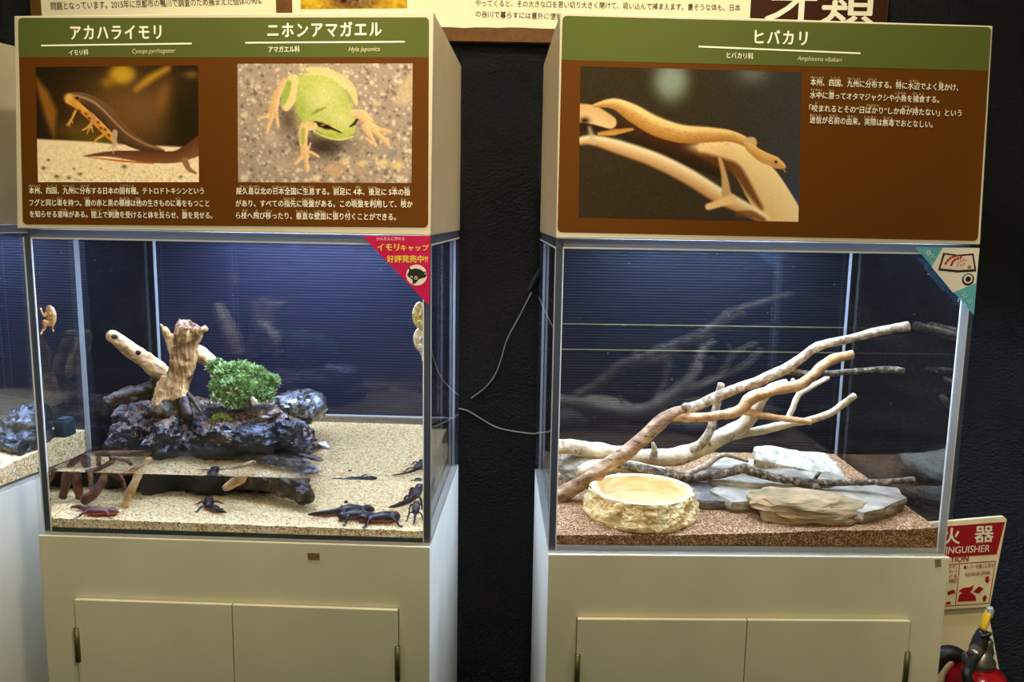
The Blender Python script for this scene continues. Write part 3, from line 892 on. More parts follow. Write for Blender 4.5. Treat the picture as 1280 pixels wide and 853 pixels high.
def print_snake():
    c = Canvas([(22, 14), (1202, 44), (1186, 842), (12, 818)], 230, 160, (52, 42, 26))
    c.over(np.clip((c.X - 500) / 700, 0, 1) * 0.8, (58, 54, 52))
    c.over(np.clip((c.X - 900) / 300, 0, 1) * 0.6 * np.clip(c.Y / 500, 0, 1), (62, 62, 74))
    c.blob(1180, 720, 50, 120, (52, 64, 96), 0.7)
    c.blob(505, 90, 95, 110, (128, 140, 124), 1.0, hard=1.6); c.blob(940, 50, 90, 60, (94, 98, 92), 0.9)
    # the thick limb
    c.stroke([(20, 290), (120, 310), (230, 340), (420, 420), (620, 490), (760, 560)], [70, 50, 40, 50, 60, 40], (70, 38, 18), (40, 26, 14), soft=20)
    c.stroke([(10, 260), (90, 270), (180, 310)], [50, 50, 34], (206, 164, 112), (226, 190, 140), soft=8)
    c.blob(45, 300, 26, 18, (40, 22, 10), 0.95)
    c.stroke([(690, 450), (800, 450), (900, 520), (990, 640), (1060, 760), (1120, 880)], [44, 54, 84, 104, 112, 120], (246, 216, 164), (216, 174, 116), soft=8)
    c.stroke([(640, 470), (760, 520), (850, 560), (930, 680), (990, 770)], [10, 26, 30, 22, 8], (96, 54, 24), soft=22, a=0.9)
    c.blob(660, 440, 60, 26, (232, 194, 140), 0.9)
    # snake
    c.stroke([(120, 370), (200, 362), (300, 345)], [8, 16, 6], (176, 120, 54), (206, 150, 80), soft=5)
    c.stroke([(90, 222), (200, 212), (300, 262), (420, 330), (560, 372), (700, 376), (820, 382), (910, 416), (950, 445)], [6, 28, 46, 50, 48, 40, 30, 24, 14], (240, 200, 130), (166, 108, 44), soft=5)
    c.stroke([(150, 200), (220, 196), (310, 232), (430, 296), (560, 338), (700, 346), (820, 362)], [4, 8, 16, 18, 16, 10, 6], (242, 208, 146), soft=20, a=0.75)
    rnd = random.Random(2)
    for i in range(120):
        t = rnd.random(); x = 230 + 600 * t; y = 250 + 140 * min(1, t * 1.5) + rnd.uniform(-20, 34)
        c.stroke([(x, y), (x + 12, y + 5)], [1.5, 1], (150, 100, 44), soft=4, a=0.5)
    c.stroke([(910, 410), (940, 405), (955, 420)], [20, 18, 10], (206, 166, 116), soft=6)
    c.stroke([(920, 440), (990, 490), (1060, 520), (1105, 545)], [20, 30, 30, 14], (236, 190, 120), (186, 126, 54), soft=5)
    c.stroke([(985, 505), (1050, 540), (1095, 552)], [6, 10, 6], (196, 150, 84), soft=5)
    c.blob(1066, 520, 9, 8, (30, 18, 8), 1, hard=2)
    c.stroke([(1108, 560), (1118, 576)], [3, 2], (196, 130, 130), soft=4)
    # the pale blurred twig in front
    c.stroke([(20, 410), (90, 405), (220, 440), (420, 510), (600, 600), (760, 700), (880, 760), (1010, 830)], [20, 26, 36, 40, 42, 42, 36, 24], (250, 230, 192), (176, 122, 70), soft=16)
    c.stroke([(90, 410), (70, 340)], [16, 8], (196, 170, 140), soft=20, a=0.8)
    c.stroke([(800, 690), (790, 600), (765, 500)], [26, 16, 9], (190, 150, 104), soft=8)
    c.stroke([(830, 720), (770, 740), (705, 760)], [26, 20, 18], (226, 186, 130), soft=10)
    c.stroke([(860, 800), (930, 800), (1000, 830)], [14, 20, 10], (110, 66, 30), soft=14, a=0.8)
    c.grain(12, 1.0, 3.5)
    return c
print_snake().build('photo_print', PR, [(725.5, 83), (1001.5, 90.5), (997.5, 277.5), (723, 272)], spR)

# ------------------------------------------------------------------ big information board on the wall
BY = WALL_Y - 0.022
PB = Plane((at_y(38, 10, BY).x, BY, 2.15), (1, 0, 0), (0, 0, -1))
def zpx(pl, x, y): return pl.px(x, y)
board = thing('information_board', (0, WALL_Y - 0.011, 1.75), 'long wall board about a salamander, cream paper on brown, above the sign boxes', 'board')
_t = TINT; TINT = (1, 1, 1)
kraft = noisy('kraft_board', [(0.3, (92, 58, 14)), (0.7, (112, 72, 20))], 25, rough=0.7)
paperm = noisy('cream_paper', [(0.3, (246, 236, 202)), (0.7, (250, 241, 210))], 8, rough=0.7, spec=0.2)
TINT = _t
x0 = PB.px(38, 10)[0]; x1 = PB.px(1110, 10)[0]; hb = PB.px(620, 52)[1]
V, F = sheet(PB, [(x0, -0.25), (x1, -0.25), (x1, hb), (x0, hb)], -0.0215, 0.0)
bb = obj('backing_board', (V, F), kraft, board)
ha = PB.px(620, 35)[1]
def rag(xa, xb, hbot, htop=-0.24, seed=1):
    rnd = random.Random(seed); n = 40
    pts = [(xa, htop), (xb, htop)]
    for i in range(n + 1):
        pts.append((xb + (xa - xb) * i / n, hbot + rnd.uniform(-0.0016, 0.0016)))
    return pts
p1 = obj('paper_sheet', sheet(PB, rag(PB.px(52, 10)[0], PB.px(345, 8)[0], ha, seed=1), 0.0003, 0.001), paperm, board)
p2 = obj('paper_sheet', sheet(PB, rag(PB.px(365.5, 8)[0], PB.px(939, 10)[0], ha, seed=2), 0.0003, 0.001), paperm, board)
hp_ = obj('heading_panel', sheet(PB, [(PB.px(938, 8)[0], -0.24), (x1 - 0.002, -0.24), (x1 - 0.002, hb - 0.002), (PB.px(938, 8)[0], hb - 0.002)], 0.0011, 0.002), plain('heading_brown', (60, 26, 8), 0.6, 0.2), board)
lettering('text_line', PB, '問題となっています。2015年に京都市の鴨川で調査のため捕まえた個体の90%', (64.5, 12), (327, 5), M['black'], board, e=0.0015, bold=0.006, hpx=10)
lettering('text_line', PB, 'やってくると、その大きな口を思い切り大きく開けて、吸い込んで捕まえます。重そうな体も、日本', (594.5, 7.5), (925, 13.5), M['black'], board, e=0.0015, bold=0.006, hpx=8.4)
lettering('text_line', PB, 'の谷川で暮らすには意外に便利な形', (594.5, 21), (718, 25), M['black'], board, e=0.0015, bold=0.006, hpx=8.4)
lettering('heading_lettering', PB, '牙類', (956, 25), (1092, 27), M['ink'], board, e=0.0024, bold=0.014, hpx=62)
cs = Canvas([(0, 0), (130, 0), (130, 40), (0, 40)], 70, 26, (206, 160, 40))
cs.grain(2, 2, 22)
cs.blob(65, 8, 44, 34, (96, 66, 52), 1, hard=3)
cs.grain(7, 1.6, 46, np.exp(-(((cs.X - 65) / 44) ** 2 + ((cs.Y - 6) / 36) ** 2) ** 2))
cs.blob(14, 10, 10, 30, (236, 200, 60), 0.6); cs.blob(118, 16, 9, 26, (226, 186, 60), 0.6)
cs.build('photo_print', PB, [(376, -34), (509, -34), (509, 10.5), (376, 11.5)], board, e=0.0016)

# ------------------------------------------------------------------ ground layers
def bed(name, un, zf, mat, nu=110, nv=76, seed=0, amp=0.0012):
    """A loose bed filling the tank floor; zf(a, b) gives its height, a along the width and b to the back, both 0..1."""
    u0, u1, v0, v1 = PANE + 0.001, TW - PANE - 0.001, PANE + 0.0045, TD - PANE - 0.001
    V, F = [], []
    for j in range(nv + 1):
        for i in range(nu + 1):
            a, b = i / nu, j / nv
            u, v = u0 + (u1 - u0) * a, v0 + (v1 - v0) * b
            z = zf(a, b) + amp * noise.fractal(Vector((u * 90 + seed, v * 90, seed)), 0.9, 2.2, 4)
            V.append(un.p(u, v, z))
    w = nu + 1
    for j in range(nv):
        for i in range(nu):
            k = j * w + i
            F.append((k, k + 1, k + w + 1, k + w))
    rimI = [i for i in range(w)] + [j * w + nu for j in range(1, nv + 1)] + [nv * w + i for i in range(nu - 1, -1, -1)] + [j * w for j in range(nv - 1, 0, -1)]
    base = len(V)
    for i in rimI:
        u, v, z = un.loc(V[i]); V.append(un.p(u, v, FLOORT + 0.0003))
    n = len(rimI)
    for k in range(n):
        k2 = (k + 1) % n
        F.append((rimI[k2], rimI[k], base + k, base + k2))
    F.append(tuple(base + k for k in range(n - 1, -1, -1)))
    return obj(name, (V, F), mat, smooth=False)

def ramp(a, pts):
    for (x0, y0), (x1, y1) in zip(pts, pts[1:]):
        if a <= x1: 
            t = (a - x0) / (x1 - x0); t = t * t * (3 - 2 * t)
            return y0 + (y1 - y0) * t
    return pts[-1][1]

def zR(a, b):
    f = 0.0215 + 0.018 * a ** 1.6
    return f + (0.040 - f) * ramp(b, [(0, 0), (0.12, 0.25), (1, 1)]) + 0.003 * noise.noise(Vector((a * 5, b * 4, 3)))
def zL(a, b):
    f = 0.0215 - 0.004 * a
    return f + (0.046 - f) * ramp(b, [(0, 0), (0.15, 0.22), (1, 1)]) + 0.0025 * noise.noise(Vector((a * 5, b * 4, 8)))
def zN(a, b):
    return 0.024 + 0.032 * b + 0.003 * noise.noise(Vector((a * 6, b * 5, 5)))
def zat(zf, un, u, v):
    return zf((u - PANE) / (TW - 2 * PANE), (v - PANE) / (TD - 2 * PANE))

tag(bed('brown_gravel', UR, zR, M['gravel'], seed=1), 'reddish brown gravel covering the floor of the branch tank', 'gravel', kind='stuff')
tag(bed('coral_sand', UL, zL, M['sand'], seed=2, amp=0.001), 'pale cream sand under the water of the newt tank', 'sand', kind='stuff')
tag(bed('coral_sand', UN, zN, M['sand'], seed=3), 'pale sand in the tank cut off at the picture edge', 'sand', kind='stuff')
ZWAT = 0.0970
tag(obj('tank_water', ubox(UL, PANE + 0.0004, TW - PANE - 0.0004, PANE + 0.0002, TD - PANE - 0.0004, FLOORT + 0.0002, ZWAT), M['water']),
    'clear shallow water filling the lower part of the newt tank', 'water', kind='stuff')

# ------------------------------------------------------------------ things in the snake tank
def P(un, x, y, v): return un.at_v(x, y, v)
def limb(un, pts, seg=12, n=5, rough=0.18, freq=70, seed=0.0, groove=0.0, end=True):
    """pts: (px, py, v, half thickness in photo pixels)"""
    Q, R = [], []
    for x, y, v, r in pts:
        p_ = un.at_v(x, y, v)
        Q.append(p_); R.append(r * p_.y / FPX * 1.02)
    return tube(Q, R, seg, n, rough, freq, seed=seed, groove=groove, roundend=end)

bark_tan = noisy('stripped_wood', [(0.25, (92, 68, 48)), (0.5, (140, 112, 84)), (0.75, (186, 160, 130))], 14, 8, rough=0.75, spec=0.25, bump=0.7, bscale=60, bdist=0.003, stretch=(1, 1, 2.2), second=((62, 40, 26), 26, 0.60, 0.72))
bark_orange = noisy('orange_wood', [(0.25, (128, 88, 52)), (0.5, (186, 144, 98)), (0.75, (224, 192, 150))], 18, 8, rough=0.7, spec=0.25, bump=0.6, bscale=60, bdist=0.003, second=((86, 54, 30), 30, 0.62, 0.74))
bark_white = noisy('pale_bark', [(0.3, (186, 166, 134)), (0.55, (222, 206, 176)), (0.8, (244, 232, 208))], 16, 8, rough=0.75, spec=0.25, bump=0.6, bscale=55, bdist=0.003, second=((104, 92, 70), 24, 0.60, 0.74), dim=0.7)
bark_dark = noisy('dark_bark', [(0.3, (40, 34, 28)), (0.5, (86, 76, 62)), (0.72, (160, 148, 126))], 40, 8, rough=0.8, spec=0.2, bump=0.9, bscale=80, bdist=0.004)
bark_grey = noisy('grey_bark', [(0.3, (96, 84, 66)), (0.5, (146, 132, 110)), (0.75, (206, 196, 178))], 34, 8, rough=0.8, spec=0.2, bump=0.8, bscale=80, bdist=0.003, dim=1.0)

r = thing('forked_branch', UR.at_v(760, 583, 0.13), 'tan forked branch slanting up from beside the stone bowl to the far glass', 'branch')
obj('stem', limb(UR, [(694, 624, 0.150, 9), (728, 603, 0.152, 9.5), (762, 580, 0.155, 9.5), (800, 553, 0.16, 9), (833, 523, 0.165, 8.5), (856, 513, 0.168, 7.5)], 16, 6, 0.25, 40, 1, 0.12), bark_tan, r, smooth=True)
obj('fork', limb(UR, [(846, 517, 0.167, 8), (872, 507, 0.17, 6.5), (905, 492, 0.17, 6.5), (940, 480, 0.17, 6.5), (970, 467, 0.168, 6.5), (986, 459, 0.166, 6.8), (1000, 449, 0.165, 6), (1022, 434, 0.162, 5.5), (1060, 424, 0.158, 5.2), (1100, 414, 0.152, 5.6), (1136, 408, 0.146, 6)], 14, 5, 0.2, 60, 2, 0.08), bark_grey, r, smooth=True)
f2 = obj('fork', limb(UR, [(842, 520, 0.165, 7), (870, 522, 0.155, 6), (905, 519, 0.145, 6), (926, 512, 0.14, 7), (938, 499, 0.138, 8.5), (960, 490, 0.135, 7), (990, 484, 0.13, 6.5), (1010, 475, 0.127, 6.5), (1026, 460, 0.125, 6.5), (1042, 449, 0.124, 6), (1066, 443, 0.122, 5.5)], 14, 6, 0.22, 60, 3, 0.08), bark_orange, r, smooth=True)
obj('twig', limb(UR, [(930, 514, 0.14, 5), (955, 520, 0.13, 4), (985, 524, 0.12, 3.6), (1014, 528, 0.112, 3.8)], 10, 5, 0.2, 80, 4), bark_orange, f2, smooth=True)
obj('twig', limb(UR, [(984, 464, 0.166, 4.4), (1010, 467, 0.158, 3.8), (1045, 466.5, 0.148, 3.9), (1085, 463, 0.14, 3.6), (1112, 462, 0.134, 4), (1130, 464, 0.13, 4.4)], 10, 6, 0.25, 90, 5), bark_dark, r, smooth=True)
obj('knot', ellip(UR.at_v(858, 508, 0.16), (0.008, 0.007, 0.006), 2), bark_grey, r, smooth=True)

r = thing('white_branch', UR.at_v(810, 575, 0.24), 'whitish knotted branch lying along the back, with thin forks rising', 'branch')
obj('stem', limb(UR, [(690, 558, 0.225, 9.5), (730, 561, 0.23, 9.5), (770, 567, 0.235, 10), (812, 573, 0.24, 11.5), (850, 570, 0.24, 11.5), (876, 561, 0.235, 10), (905, 545, 0.225, 10), (930, 531, 0.215, 9), (944, 513, 0.205, 8), (955, 495, 0.195, 7), (966, 484, 0.19, 5.5), (984, 477, 0.185, 3)], 16, 5, 0.22, 45, 7, 0.06), bark_white, r, smooth=True)
f3 = obj('fork', limb(UR, [(908, 547, 0.225, 6), (935, 541, 0.22, 5.4), (962, 536, 0.21, 5.6), (985, 530, 0.2, 5), (1010, 526, 0.19, 4.6), (1035, 518, 0.18, 4.6), (1052, 507, 0.175, 4.4), (1069, 494, 0.17, 4)], 12, 6, 0.2, 70, 8), bark_white, r, smooth=True)
obj('twig', limb(UR, [(981, 530, 0.2, 3.6), (990, 513, 0.205, 3.6), (998, 494, 0.21, 3.6), (1012, 485, 0.212, 3.3), (1036, 472, 0.215, 3)], 10, 5, 0.2, 80, 9), bark_white, f3, smooth=True)
obj('twig', limb(UR, [(999, 494, 0.21, 3), (996, 484, 0.212, 2.8), (990, 474, 0.214, 2.2)], 8, 5, 0.2, 80, 10), bark_white, f3, smooth=True)
obj('fork', limb(UR, [(862, 568, 0.235, 6), (878, 553, 0.22, 6), (888, 538, 0.215, 5.4), (893, 518, 0.213, 5), (897, 500, 0.212, 4.8), (902, 480, 0.21, 4.8)], 12, 5, 0.2, 70, 11), bark_grey, r, smooth=True)
obj('knot', limb(UR, [(817, 574, 0.225, 6), (818, 562, 0.22, 4), (816, 553, 0.22, 1.5)], 8, 4, 0.3, 90, 12), bark_grey, r, smooth=True)

r = thing('bark_stick', UR.at_v(930, 592, 0.16), 'long dark bark stick lying across the flat rocks, its tip touching the glass', 'branch')
obj('stem', limb(UR, [(762, 578, 0.20, 6), (800, 586, 0.19, 6), (840, 594, 0.18, 6), (872, 597, 0.172, 5.5), (905, 592, 0.166, 5.5), (930, 586, 0.16, 6), (940, 590, 0.156, 6), (975, 599, 0.146, 5), (1010, 603, 0.137, 4.8), (1045, 604, 0.128, 4.2), (1085, 603, 0.115, 4), (1115, 602, 0.092, 4.0), (1144, 600, 0.074, 3.6)], 12, 5, 0.28, 90, 14, 0.1), bark_dark, r, smooth=True)
obj('twig', limb(UR, [(1016, 603, 0.136, 3), (1020, 597, 0.136, 2.5), (1025, 590, 0.136, 1.8)], 8, 4, 0.2, 90, 15), bark_dark, r, smooth=True)
obj('twig', limb(UR, [(1014, 604, 0.134, 4.5), (1022, 612, 0.128, 5.5), (1025, 618, 0.124, 5)], 8, 4, 0.3, 90, 16), bark_dark, r, smooth=True)
obj('broken_bark', limb(UR, [(722, 592, 0.20, 7), (750, 582, 0.205, 8), (790, 585, 0.2, 8), (830, 591, 0.19, 6)], 12, 5, 0.3, 50, 17, 0.1), bark_white, r, smooth=True)
tag(obj('bark_curl', limb(UR, [(790, 596, 0.18, 3), (840, 599, 0.18, 4), (880, 583, 0.19, 4), (905, 569, 0.2, 3), (935, 577, 0.2, 2)], 8, 5, 0.3, 60, 18), bark_grey, smooth=True), 'thin grey curl of bark under the white branch', 'bark')

slate = noisy('pale_slate', [(0.25, (104, 98, 86)), (0.45, (156, 148, 130)), (0.6, (190, 182, 164)), (0.8, (222, 214, 196))], 9, 10, rough=0.75, spec=0.3, bump=0.7, bscale=20, bdist=0.010, stretch=(1, 1, 2.5), second=((150, 112, 78), 12, 0.6, 0.75), dim=0.62)
slate_d = noisy('dark_slate', [(0.25, (58, 56, 52)), (0.5, (108, 104, 96)), (0.75, (158, 152, 140))], 12, 10, rough=0.7, spec=0.3, bump=0.8, bscale=22, bdist=0.010, stretch=(1, 1, 3), dim=0.62)
slate_w = noisy('whitish_slate', [(0.25, (132, 130, 112)), (0.5, (202, 196, 174)), (0.75, (240, 232, 210))], 10, 10, rough=0.75, spec=0.3, bump=0.8, bscale=20, bdist=0.010, stretch=(2, 1, 3), second=((84, 92, 84), 14, 0.6, 0.72), dim=0.62)
sandst = noisy('sandstone', [(0.25, (112, 96, 66)), (0.42, (150, 134, 98)), (0.56, (178, 150, 108)), (0.75, (200, 186, 154))], 13, 10, rough=0.8, spec=0.2, bump=0.8, bscale=22, bdist=0.010, stretch=(0.6, 1, 3), second=((168, 112, 62), 9, 0.58, 0.72), dim=0.72)

def slab(un, zf, outline, top, thick, seed, mat, name, label, cat='rock', rough=0.0028, sub=5, group=None, drop=0.0):
    """A flat rock: outline (px, py) of its upper face read at height top[i] (local metres) per corner, thick deep; edges break inwards."""
    pts = [un.at_z(x, y, z) for (x, y), z in zip(outline, top)]
    c = sum(pts, Vector()) / len(pts)
    # densify the rim
    rim = []
    n = len(pts)
    for i in range(n):
        a, b = pts[i], pts[(i + 1) % n]
        m = max(2, int((b - a).length / 0.008))
        for k in range(m): rim.append(a.lerp(b, k / m))
    rings = []
    off = Vector((seed * 3.1, seed, -seed))
    m = len(rim)
    def ringat(scale, dz, jit):
        out = []
        for p_ in rim:
            q = c + (p_ - c) * scale
            q = Vector((q.x, q.y, q.z - dz))
            nz = noise.fractal(q * 45 + off, 0.8, 2.1, 4)
            d = (p_ - c); d.z = 0; d.normalize()
            out.append(q + d * nz * jit + Vector((0, 0, nz * jit * 0.5)))
        return out
    specs = [(s_, 0.0, rough * 0.8) for s_ in (0.12, 0.25, 0.38, 0.5, 0.62, 0.74, 0.85, 0.93)] + [(0.985, 0.0007, rough), (1.0, 0.003, rough * 1.4), (1.01, thick * 0.35, rough * 2), (0.985, thick * 0.6, rough * 2.2), (0.95, thick * 0.85, rough * 2), (0.86, thick, rough)]
    V, F = [], []
    for sp_ in specs: V += ringat(*sp_)
    for i in range(len(specs) - 1):
        for k in range(m):
            k2 = (k + 1) % m
            F.append((i * m + k, (i + 1) * m + k, (i + 1) * m + k2, i * m + k2))
    t = len(V); V.append(c); 
    for k in range(m): F.append((t, k, (k + 1) % m))
    b = len(V); V.append(c - Vector((0, 0, thick)))
    e = (len(specs) - 1) * m
    for k in range(m): F.append((b, e + (k + 1) % m, e + k))
    ar = sum((V[k] - c).cross(V[(k + 1) % m] - c).z for k in range(m))
    if ar < 0: F = [f[::-1] for f in F]
    o = obj(name, (V, F), mat, smooth=True)
    tag(o, label, cat, group)
    md = o.modifiers.new('split', 'EDGE_SPLIT'); md.split_angle = math.radians(38)
    return o

slab(UR, zR, [(866, 588), (905, 572), (950, 575), (1000, 588), (1040, 590), (1066, 600), (1040, 606), (1000, 606), (940, 606), (890, 602)],
     [0.062, 0.062, 0.064, 0.068, 0.070, 0.066, 0.063, 0.062, 0.060, 0.060], 0.022, 3, slate, 'flat_rock', 'broad grey flat rock under the bark stick, in the middle of the tank')
slab(UR, zR, [(943, 558), (960, 556), (1000, 563), (1032, 566), (1046, 578), (1056, 594), (1040, 598), (1002, 586), (965, 578), (944, 574)],
     [0.090, 0.088, 0.080, 0.076, 0.070, 0.066, 0.064, 0.069, 0.076, 0.082], 0.03, 5, slate_w, 'slanted_rock', 'whitish split rock slanting at the back by the corner')
slab(UR, zR, [(886, 612), (915, 600), (965, 598), (1010, 604), (1030, 614), (1010, 624), (960, 626), (915, 628)],
     [0.054, 0.056, 0.056, 0.054, 0.052, 0.050, 0.050, 0.050], 0.022, 8, slate, 'flat_rock', 'grey rock tucked between the dark rock pile and the sandstone')
slab(UR, zR, [(1022, 612), (1050, 606), (1090, 607), (1122, 608), (1133, 622), (1102, 636), (1080, 640), (1040, 632)],
     [0.058, 0.060, 0.061, 0.062, 0.061, 0.058, 0.057, 0.056], 0.024, 11, slate, 'flat_rock', 'smooth grey rock with a dark broken end, lowest under the stick tip')
slab(UR, zR, [(846, 607), (875, 596), (905, 606), (945, 612), (962, 622), (925, 628), (880, 626), (852, 620)],
     [0.052, 0.058, 0.056, 0.050, 0.046, 0.045, 0.046, 0.048], 0.020, 14, slate_d, 'layered_rock', 'dark grey layered rock just behind the stone bowl')
# the sandstone in front
def rockpx(un, zf, x0, x1, ytop, ybot, v, depth, seed, mat, name, label, **kw):
    """A stone between x0..x1, ytop..ybot as seen, centred at depth v."""
    a, b = un.at_v(x0, ybot, v), un.at_v(x1, ybot, v)
    w = (b - a).length / 2
    u, vv, _ = un.loc((a + b) / 2)
    zg = zat(zf, un, u, vv)
    top = un.loc(un.at_v((x0 + x1) / 2, ytop, v))[2]
    h = (top - zg) / 2 + 0.005
    c = un.p(u, v, zg - 0.008 + h)
    q = kw.pop('rz', 0.0)
    o = obj(name, stone(c, (w / 0.85, depth, h / 0.8), seed, un.yaw + q, **kw), mat, smooth=True)
    md = o.modifiers.new('split', 'EDGE_SPLIT'); md.split_angle = math.radians(40)
    return tag(o, label, 'rock')
rockpx(UR, zR, 946, 1082, 616, 659, 0.072, 0.052, 24, sandst, 'sandstone', 'ochre streaked sandstone in front, beside the stone bowl', planes=16, rough=0.12, freq=3.0, sharp=7, strata=0.006, tilt=(0.10, 0.02))
rockpx(UR, zR, 700, 762, 571, 596, 0.235, 0.03, 27, slate, 'small_rock', 'small grey rock half hidden behind the slanting branch', planes=10, rough=0.08)
rockpx(UR, zR, 1092, 1106, 640, 650, 0.085, 0.006, 33, slate_w, 'pebble', 'small pale pebble beside the smooth grey rock', planes=9, rough=0.06, sub=3)

# stone water bowl
def bowl():
    rnd = random.Random(4)
    c0 = UR.at_z(801, 642, 0.024)
    u, v, _ = UR.loc(c0)
    zg = zat(zR, UR, u, v) - 0.004
    c = UR.p(u, v, zg)
    H = 0.042
    prof = [(r_, z_ * 0.84) for r_, z_ in [(0.0885, 0.0), (0.0900, 0.006), (0.0875, 0.016), (0.0850, 0.026), (0.0825, 0.036), (0.0805, 0.045), (0.0790, 0.0490), (0.0765, 0.0500), (0.0730, 0.0495), (0.0712, 0.0470), (0.0690, 0.038), (0.0655, 0.026), (0.0620, 0.019), (0.055, 0.0165), (0.03, 0.0158), (0.004, 0.0156)]]
    out_m = noisy('bowl_stone', [(0.25, (172, 138, 84)), (0.45, (218, 188, 130)), (0.6, (238, 212, 160)), (0.8, (248, 230, 190))], 22, 9, rough=0.8, spec=0.2, bump=1.0, bscale=45, bdist=0.008, second=((196, 142, 62), 20, 0.55, 0.7), dim=1.0)
    bas_m = noisy('bowl_inside', [(0.3, (206, 172, 118)), (0.7, (240, 222, 182))], 12, 6, rough=0.5, spec=0.3, stretch=(1, 1, 3))
    rim_m = noisy('bowl_rim', [(0.3, (226, 206, 162)), (0.7, (242, 228, 194))], 26, 8, rough=0.6, spec=0.3, bump=0.3, bscale=60, bdist=0.002, second=((206, 166, 104), 14, 0.6, 0.72), dim=0.8)
    n = 96
    def lathe(sl, amp, close=None):
        V, F = [], []
        for r_, z_ in sl:
            for k in range(n):
                a = 2 * math.pi * k / n
                q = Vector((math.cos(a), math.sin(a), 0))
                rr = r_ * (1 + 0.02 * math.cos(2 * a + 0.6) + 0.012 * math.sin(3 * a))
                p_ = q * rr + Vector((0, 0, z_))
                d = amp * noise.fractal(p_ * 60, 0.7, 2.2, 5) + amp * 0.9 * abs(noise.noise(p_ * 38 + Vector((3, 1, 2))))
                V.append(c + q * (rr + d) + Vector((0, 0, z_ + (0.4 * d if z_ < 0.040 and z_ > 0.002 else 0.15 * d))))
        for i in range(len(sl) - 1):
            for k in range(n):
                k2 = (k + 1) % n
                F.append((i * n + k, i * n + k2, (i + 1) * n + k2, (i + 1) * n + k))
        if close == 'end':
            t = len(V); V.append(c + Vector((0, 0, sl[-1][1])))
            for k in range(n): F.append(((len(sl) - 1) * n + k, (len(sl) - 1) * n + (k + 1) % n, t))
        if close == 'start':
            t = len(V); V.append(c + Vector((0, 0, sl[0][1])))
            for k in range(n): F.append((k, t, (k + 1) % n))
        return V, F
    def dens(pr, m=4):
        o = []
        for (a, b), (a2, b2) in zip(pr, pr[1:]):
            for k in range(m): o.append((a + (a2 - a) * k / m, b + (b2 - b) * k / m))
        return o + [pr[-1]]
    r = thing('water_bowl', c, 'round sand-coloured stone water bowl with rough sides on the gravel', 'bowl')
    obj('bowl_wall', lathe(dens(prof[:7]), 0.0042, 'start'), out_m, r, smooth=True)
    obj('bowl_rim', lathe(dens(prof[6:10]), 0.0008), rim_m, r, smooth=True)
    obj('bowl_basin', lathe(dens(prof[9:], 3), 0.0008, 'end'), bas_m, r, smooth=True)
    w = []
    for k in range(n):
        a = 2 * math.pi * k / n
        w.append(c + Vector((math.cos(a) * 0.0640, math.sin(a) * 0.0640, 0.0200)))
    wat = pane_mat('bowl_water', (0.97, 0.96, 0.92))
    tag(obj('bowl_water', (w + [x - Vector((0, 0, 0.0006)) for x in w], [tuple(range(n)), tuple(range(2 * n - 1, n - 1, -1))] + [(k, n + k, n + (k + 1) % n, (k + 1) % n) for k in range(n)]), wat), 'shallow clear water standing in the stone bowl', 'water', kind='stuff')
bowl()

# ------------------------------------------------------------------ things in the newt tank
wet = noisy('wet_black_rock', [(0.3, (7, 7, 7)), (0.5, (18, 17, 15)), (0.72, (40, 34, 27))], 26, 10, rough=0.24, spec=0.5, bump=1.0, bscale=40, bdist=0.008, coat=0.15)
wet_soil = noisy('wet_brown_soil', [(0.3, (34, 24, 14)), (0.5, (76, 54, 34)), (0.72, (120, 92, 62))], 30, 10, rough=0.4, spec=0.5, bump=0.9, bscale=70, bdist=0.004, coat=0.15)
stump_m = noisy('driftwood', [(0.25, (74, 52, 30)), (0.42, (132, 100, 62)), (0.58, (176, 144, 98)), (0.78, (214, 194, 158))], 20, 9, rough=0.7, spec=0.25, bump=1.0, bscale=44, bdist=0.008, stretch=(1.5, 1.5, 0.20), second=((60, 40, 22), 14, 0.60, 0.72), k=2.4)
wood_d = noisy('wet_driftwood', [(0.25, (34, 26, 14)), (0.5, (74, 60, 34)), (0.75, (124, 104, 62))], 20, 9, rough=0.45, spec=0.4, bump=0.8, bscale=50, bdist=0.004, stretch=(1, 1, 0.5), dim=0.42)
wood_p = noisy('pale_driftwood', [(0.25, (110, 84, 56)), (0.5, (176, 148, 112)), (0.75, (226, 210, 182))], 18, 9, rough=0.7, spec=0.25, bump=0.7, bscale=46, bdist=0.004, second=((52, 36, 22), 18, 0.62, 0.72))

# rock island: one wet mass with a ledge of brown soil on it
rng = random.Random(8)
lumps = []
for u, v, z, a, b, c_ in ((0.085, 0.240, 0.085, 0.066, 0.085, 0.072), (0.150, 0.240, 0.083, 0.076, 0.088, 0.076), (0.220, 0.240, 0.083, 0.076, 0.086, 0.074),
                          (0.285, 0.240, 0.080, 0.060, 0.080, 0.072), (0.312, 0.255, 0.072, 0.038, 0.070, 0.066), (0.052, 0.215, 0.078, 0.040, 0.045, 0.056),
                          (0.10, 0.28, 0.095, 0.075, 0.065, 0.062), (0.26, 0.28, 0.10, 0.065, 0.06, 0.062), (0.20, 0.205, 0.080, 0.066, 0.038, 0.066), (0.125, 0.200, 0.080, 0.056, 0.036, 0.066)):
    lumps.append(stone(UL.p(u, v - 0.016, z), (a * 1.08, b * 1.05, c_ * 1.12), rng.randint(0, 999), rng.uniform(0, 3), planes=12, sub=3, rough=0.1))
V, F = organic(lumps, 0.0034, 0.011, 30, 0, 3.0)
zmin = 0.03
def inner(p):
    u, v, z = UL.loc(p)
    return UL.p(max(u, PANE + 0.002 + 0.002 * (1 + noise.noise(p * 40))), v, z)
V = [inner(p) for p in V]
V = [Vector((p.x, p.y, max(p.z, ZB + 0.030 + 0.012 * noise.noise(p * 30)))) for p in V]
